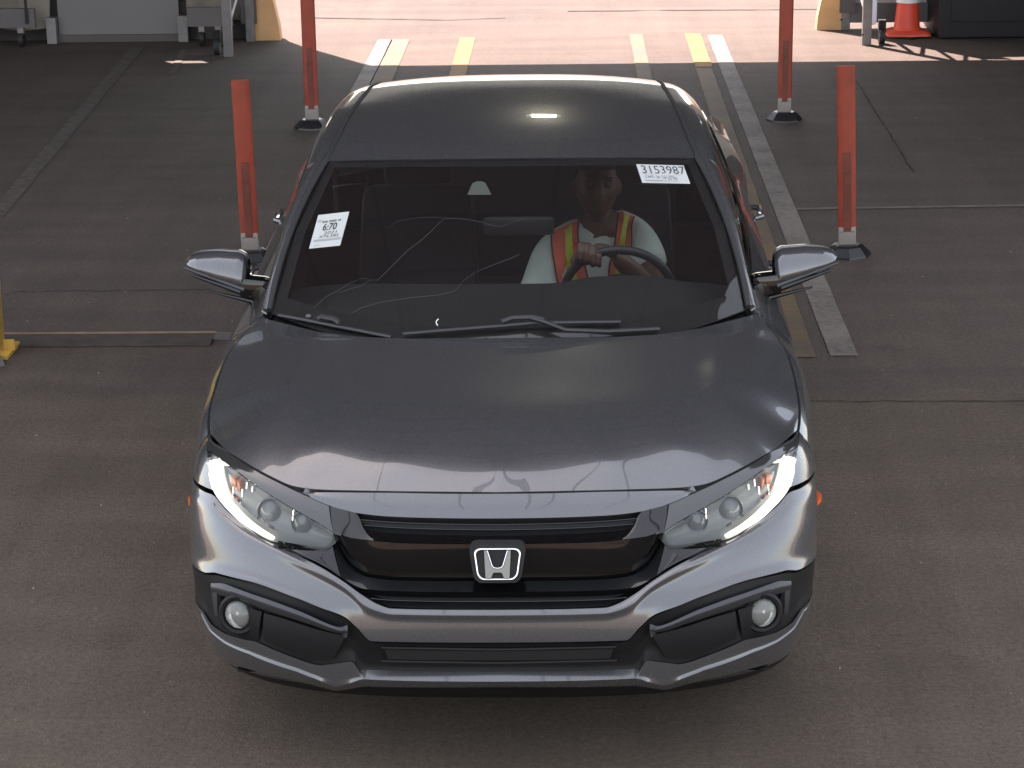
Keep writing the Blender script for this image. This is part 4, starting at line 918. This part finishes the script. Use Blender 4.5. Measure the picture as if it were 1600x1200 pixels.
PL = [((1.66, 5.94), 'orange flexible post beyond the mirror on the right, top cut square', (-.024, 0), 0), ((-1.479, 5.94), 'orange flexible post just behind the left side mirror', (-.008, 0), .955),
      ((-1.55, 9.65), 'orange flexible post further back on the left, beside the sedan roof', (0, 0), 0), ((1.685, 9.77), 'orange flexible post further back on the right, near the sunlit edge', (.0, 0), 0)]
for i, (p, lb, tilt, _) in enumerate(PL):
    if i == 0: o = post
    else:
        o = post.copy(); COL.objects.link(o)
        for ch in post.children: c = ch.copy(); COL.objects.link(c); c.parent = o
    o.location = (p[0], p[1], 0.0); o.rotation_euler = (0, tilt[0]*1.5, random.uniform(-.05, .05)); o.scale = (1, 1, _ or 1); tag(o, lb, 'delineator post', 'orange delineator posts along the lane')

# ================================================================== SHELTER WALLS AND TRESTLES AT THE FAR END
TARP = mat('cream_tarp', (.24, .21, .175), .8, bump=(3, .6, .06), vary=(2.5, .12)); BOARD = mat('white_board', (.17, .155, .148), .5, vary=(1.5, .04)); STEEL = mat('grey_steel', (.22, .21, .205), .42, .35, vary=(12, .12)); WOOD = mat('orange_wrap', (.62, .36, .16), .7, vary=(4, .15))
DKBR = mat('brown_panel', (.10, .085, .08), .8); TANB = mat('tan_post', (.20, .13, .09), .8, vary=(6, .2))
def tarp(name, x0, x1, y, z0, z1, label):
    nx, nz = 40, 20; g = np.meshgrid(np.linspace(x0, x1, nx), np.linspace(z0, z1, nz), indexing='ij'); dy = .025*np.sin(g[0]*9+g[1]*3)+.02*np.sin(g[0]*21-g[1]*5)+.03*np.sin(g[1]*7+g[0]*2)
    P = np.stack([g[0], y+dy, g[1]+.03*np.sin(g[0]*6)*(g[1] == z0)], -1); P2 = P+np.array([0, .02, 0]); mb = MB().grid(P, True).grid(P2); tag(mb.build(name, TARP, None, True), label, 'tarp')
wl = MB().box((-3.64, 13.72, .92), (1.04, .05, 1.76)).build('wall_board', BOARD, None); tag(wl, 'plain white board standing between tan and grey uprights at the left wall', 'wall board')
bb = MB().box((-3.64, 13.70, .03), (1.04, .08, .06)).build('base_rail', DKBR, None); bb.parent = wl
tarp('canvas_wall', -9.0, -4.22, 13.66, .14, 1.8, 'cream canvas sheet left of the white board'); tarp('canvas_wall', -3.05, -2.52, 13.70, .16, 1.8, 'cream canvas sheet between the board and the trestle frame')
for (x, y, w_, h_, m_, lb, cat) in ((-4.20, 13.62, .07, 1.85, TANB, 'tan upright at the left edge of the white board', 'upright'), (-3.08, 13.66, .07, 1.85, TANB, 'tan upright at the right edge of the white board', 'upright')):
    o = MB().box((x, y, h_/2+.22), (w_, .07, h_-.44)).build('upright_post', m_, None); MB().box((x, y, .11), (w_+.012, .085, .22)).build('post_foot', STEEL, o); tag(o, lb, cat)
# stored carts behind the sheets : low rails and casters
def cart(x0, x1, y, label):
    o = empty('rolling_cart', ((x0+x1)/2, y, 0)); tag(o, label, 'cart', 'rolling carts by the left wall')
    MB().box(((x0+x1)/2, y, .24), (x1-x0, .05, .16)).build('lower_panel', mat('cart_grey', (.13, .115, .11), .7), o)
    MB().box(((x0+x1)/2, y-.03, .42), ((x1-x0)*.9, .05, .035)).build('rail', STEEL, o)
    MB().tube([(x1-.06, y-.05, .95), (x1-.06, y-.05, .2)], .012).build('strap', RUBBER, o)
    for x in (x0+.12, x1-.12):
        M = Matrix.Translation((x, y-.03, .065)) @ Euler((0, math.pi/2, 0)).to_matrix().to_4x4(); w_ = MB().lathe([(.0001, -.02), (.062, -.02), (.062, .02), (.0001, .02)], n=20, M=M).build('caster', RUBBER, o); MB().box((x, y-.03, .14), (.05, .05, .05)).build('fork', STEEL, w_)
cart(-5.3, -4.30, 13.45, 'low rolling cart against the canvas at the far left edge'); cart(-3.0, -2.62, 13.42, 'small rolling cart beside the grey trestle frame')
# trestle frames
def trestle(x, y, x2, y2, label, H=2.6):
    o = empty('trestle_frame', (x, y, 0)); tag(o, label, 'frame', 'grey steel trestle frames at the lane mouth')
    MB().box((x, y, H/2), (.075, .06, H)).build('leg', STEEL, o, bevel=.004); MB().box((x2, y2, H/2), (.075, .06, H)).build('leg', STEEL, o, bevel=.004)
    a, b = Vector((x, y, 0)), Vector((x2, y2, 0)); k = 0
    for z in (.25, .95, 1.65, 2.35):
        z2 = z+.45; p, q = (a, b); MB().tube([p+Vector((0, 0, z)), q+Vector((0, 0, z2))], .022, 6).build('brace', STEEL, o); k += 1
        MB().tube([p+Vector((0, 0, z2+.12)), q+Vector((0, 0, z2+.12))], .022, 6).build('cross_rail', STEEL, o)
    for (px, py) in ((x, y), (x2, y2)): MB().tube([(px-.04, py-.031, .09), (px-.04, py-.045, .09)], .008, 6).build('bolt', BLACK, o)
trestle(-2.575, 12.80, -2.50, 13.62, 'grey steel trestle frame in the shade at the left of the bright opening')
trestle(2.67, 13.08, 2.60, 13.95, 'pale steel trestle frame in the sun beside the traffic cone')
for (x, y, lb) in ((-2.68, 12.9, 'dark caster wheel beside the leg of the left trestle frame'), (2.80, 13.12, 'small dark caster wheel at the foot of the right trestle frame')):
    M = Matrix.Translation((x, y, .07)) @ Euler((0, math.pi/2, 0)).to_matrix().to_4x4(); o = MB().lathe([(.0001, -.022), (.07, -.022), (.07, .022), (.0001, .022)], n=20, M=M).build('caster_wheel', RUBBER, None); MB().box((x, y, .15), (.06, .06, .10)).build('fork', BLACK, o); tag(o, lb, 'caster wheel')
# flared wrapped posts at both sides of the opening
def flared(x, y, sx, label):
    mb = MB(); prof = [(0, .17), (.12, .16), (.35, .115), (.8, .085), (2.7, .08)]; V = []
    for z, w_ in prof: V += [(x-sx*.05, y-.07, z), (x-sx*.05+sx*(w_+.05), y-.07, z), (x-sx*.05+sx*(w_+.05), y+.07, z), (x-sx*.05, y+.07, z)]
    mb.add(V, [(4*i+j, 4*i+(j+1) % 4, 4*i+4+(j+1) % 4, 4*i+4+j) for i in range(4) for j in range(4)]+[(3, 2, 1, 0), (16, 17, 18, 19)]); o = mb.build('wrapped_post', WOOD, None); tag(o, label, 'post')
    MB().box((x-sx*.09, y-.09, 1.40), (.13, .04, 2.5)).build('face_board', DKBR, o)
flared(-2.42, 13.72, 1, 'orange wrapped post with flared foot at the left of the opening'); flared(2.52, 14.0, -1, 'orange wrapped post with flared foot at the right of the opening')
# right side wall
o = MB().box((3.10, 14.02, 1.42), (1.05, .06, 2.4)).build('wall_board', mat('cream_board', (.50, .47, .40), .6, vary=(1.5, .06)), None); tag(o, 'cream board behind the traffic cone at the right wall', 'wall board')
MB().box((3.10, 13.98, .14), (1.05, .10, .16)).build('base_rail', mat('grey_rail', (.14, .13, .13), .6), o); MB().box((3.42, 13.96, 1.4), (.07, .05, 2.4)).build('stile', DKBR, o)
o = MB().box((4.25, 13.75, 1.15), (1.90, .85, 2.28)).build('dark_cabinet', mat('cabinet_black', (.012, .010, .012), .6, vary=(2, .2)), None, bevel=.02); tag(o, 'tall black cabinet standing right of the traffic cone', 'cabinet')
MB().box((4.25, 13.315, 1.15), (1.7, .012, 2.0)).build('door_panel', mat('cabinet_door', (.016, .014, .016), .5), o, bevel=.004); MB().box((4.05, 13.30, 1.1), (.02, .03, .2)).build('handle', STEEL, o)
# cone
co = empty('traffic_cone', (3.07, 13.55, 0)); tag(co, 'orange traffic cone with white collar and blackened base edge in front of the cream board', 'cone')
CON = mat('cone_orange', (.72, .075, .035), .5, vary=(9, .1))
MB().lathe([(.135, .035), (.118, .06), (.108, .085), (.078, .40), (.040, .68), (.030, .71), (.0001, .712)], (3.07, 13.55, 0), 32).build('cone_body', CON, co, True, 50)
mb = MB(); R = rrect(.185, .185, .045, 5); n = len(R); V = [(3.07+x, 13.55+y, .018) for x, y in R]+[(3.07+x*.98, 13.55+y*.98, .036) for x, y in R]+[(3.07+x*.68, 13.55+y*.68, .058) for x, y in R]; mb.add(V, [(i*n+j, i*n+(j+1) % n, (i+1)*n+(j+1) % n, (i+1)*n+j) for i in range(2) for j in range(n)]+[tuple(range(2*n, 3*n))]); mb.build('cone_base', CON, co)
MB().lathe([(.24, 0), (.24, .017), (.0001, .017)], (3.07, 13.55, 0), 4).build('base_underside', BLACK, co)
MB().lathe([(.0995, .285), (.0725, .475)], (3.07, 13.55, 0), 32).build('collar', mat('white_collar', (.75, .75, .72), .5), co, True)
o = MB().box((2.78, 13.70, .20), (.10, .14, .24)).build('plastic_scrap', mat('blue_white', (.75, .80, .9), .5), None, bevel=.03); tag(o, 'crumpled pale plastic scrap behind the right trestle leg', 'scrap')

# yellow column at left
yc = empty('yellow_bollard', (-2.555, 4.22, 0)); tag(yc, 'yellow steel bollard with flared base plate at the far left edge', 'bollard')
YC = mat('column_yellow', (.50, .30, .05), .5, vary=(6, .2))
MB().box((-2.48, 4.22, .82), (.17, .17, 1.60)).build('shaft', YC, yc, bevel=.004)
MB().box((-2.555, 4.22, .012), (.44, .24, .022)).build('base_plate', YC, yc, bevel=.004)
MB().box((-2.35, 4.20, .045), (.05, .012, .05)).build('gusset', YC, yc)
mb = MB(); V = [(-2.80, 3.62, 0), (-2.33, 4.02, 0), (-2.42, 4.14, 0), (-2.80, 4.14, 0), (-2.80, 3.66, .08), (-2.36, 4.03, .08), (-2.44, 4.13, .08), (-2.80, 4.13, .08)]; mb.add(V, [(0, 3, 2, 1), (4, 5, 6, 7), (0, 1, 5, 4), (1, 2, 6, 5), (2, 3, 7, 6), (3, 0, 4, 7)]); tag(mb.build('foot_block', mat('foot_grey', (.14, .13, .12), .7, vary=(8, .2)), None), 'grey concrete wedge at the foot of the yellow bollard', 'block')

# ================================================================== CANOPY (roof overhead, seen in the reflections, casts the shade)
CAN = mat('canopy_brown', (.155, .112, .102), .7, vary=(1.2, .25)); BEAM = mat('beam_dark', (.03, .026, .025), .6)
cn = empty('canopy', (0, 8, 9.0)); tag(cn, 'dark corrugated canopy roof on steel beams over the lane', 'canopy')
YF, YB, HC = 3.35, 13.86, 9.0
mb = MB(); n = 160; V = []
for i in range(n+1):
    x = -9+15*i/n; dz = .03*(i % 2); V += [(x, YF, HC+dz), (x, YB, HC+dz), (x, YF, HC+dz+.03), (x, YB, HC+dz+.03)]
Fs = []
for i in range(n): a = 4*i; Fs += [(a, a+1, a+5, a+4), (a+2, a+6, a+7, a+3), (a, a+4, a+6, a+2), (a+1, a+3, a+7, a+5)]
mb.add(V, Fs); mb.build('roof_sheet', CAN, cn)
mb = MB()
for y in (3.45, 4.9, 6.6, 9.0, 11.4, 13.6): mb.box((-1.5, y, HC-.14), (15, .10, .24))
mb.build('cross_beam', BEAM, cn)
mb = MB()
for x in (-7.5, -5, -2.555, 0.35, 2.9, 5.4): mb.box((x, (YF+YB)/2, HC-.34), (.09, YB-YF, .14))
mb.build('long_beam', BEAM, cn)
mb = MB()      # slack cables running forward of the canopy edge
for x0, x1 in ((-.55, -.9), (.12, .15), (.55, .4), (1.6, 2.2), (-1.9, -2.7)):
    mb.tube([(x0+(x1-x0)*t, 3.4-8.5*t, 8.7-.5*math.sin(math.pi*t)+.3*t) for t in np.linspace(0, 1, 14)], .022, 6)
mb.build('cable', BEAM, cn)
# end wall above and beside the opening (left part has a small gap that lets one sun patch in)
ew = empty('end_wall', (0, 13.75, 0)); tag(ew, 'dark end wall around the bright opening under the canopy', 'wall')
def wallbox(x0, x1, z0, z1, nm='wall_sheet'): MB().box(((x0+x1)/2, 13.82, (z0+z1)/2), (x1-x0, .05, z1-z0)).build(nm, WALLM, ew)
gx0, gx1, gz0, gz1 = -3.86, -3.53, 1.92, 2.22
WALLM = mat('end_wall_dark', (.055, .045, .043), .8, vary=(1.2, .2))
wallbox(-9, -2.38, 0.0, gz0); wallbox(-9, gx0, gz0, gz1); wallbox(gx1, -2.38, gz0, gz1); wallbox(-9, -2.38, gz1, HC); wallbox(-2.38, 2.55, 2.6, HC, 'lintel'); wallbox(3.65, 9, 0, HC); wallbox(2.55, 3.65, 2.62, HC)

lamp = empty('ceiling_lamp', (.12, 13.7, 6.5)); tag(lamp, 'small lit lamp high on the dark end wall under the canopy', 'lamp')
MB().box((.06, 13.74, 6.5), (.42, .10, .20)).build('housing', STEEL, lamp, bevel=.01)
MB().box((.06, 13.66, 6.48), (.30, .06, .14)).build('tube', mat('lamp_tube', (1, 1, 1), .4, emit=(1, .93, .70), estr=5), lamp, bevel=.01)

for sx, nm in ((-1, 'left'), (1, 'right')):  # unseen walls added to cut the daylight over the rear of the lane
    w_ = MB().box((-9.0 if sx < 0 else 6.0, 10.4, 4.5), (.08, 6.8, 9.0)).build('shade_wall', WALLM, None); tag(w_, 'added dark sheet wall, out of view, shading the rear %s side of the canopy' % nm, 'wall')
# loose grit on the ground
mb = MB()
for k in range(420):
    y = random.uniform(-.3, 12.5); x = random.uniform(-3.6, 4.2)*(.55+y/22); r_ = random.choice((.002, .002, .003, .003, .005)); a = random.uniform(0, 6.28)
    if abs(x) < 1.0 and y < 4.7: continue
    v = [(x+r_*math.cos(a+q), y+r_*math.sin(a+q)*random.uniform(.6, 1), .001) for q in (0, 2.1, 4.2)]+[(x, y, .001+r_)]; mb.add(v, [(0, 1, 3), (1, 2, 3), (2, 0, 3)])
tag(mb.build('loose_grit', mat('grit_pale', (.30, .26, .22), .8), None), kind='stuff')
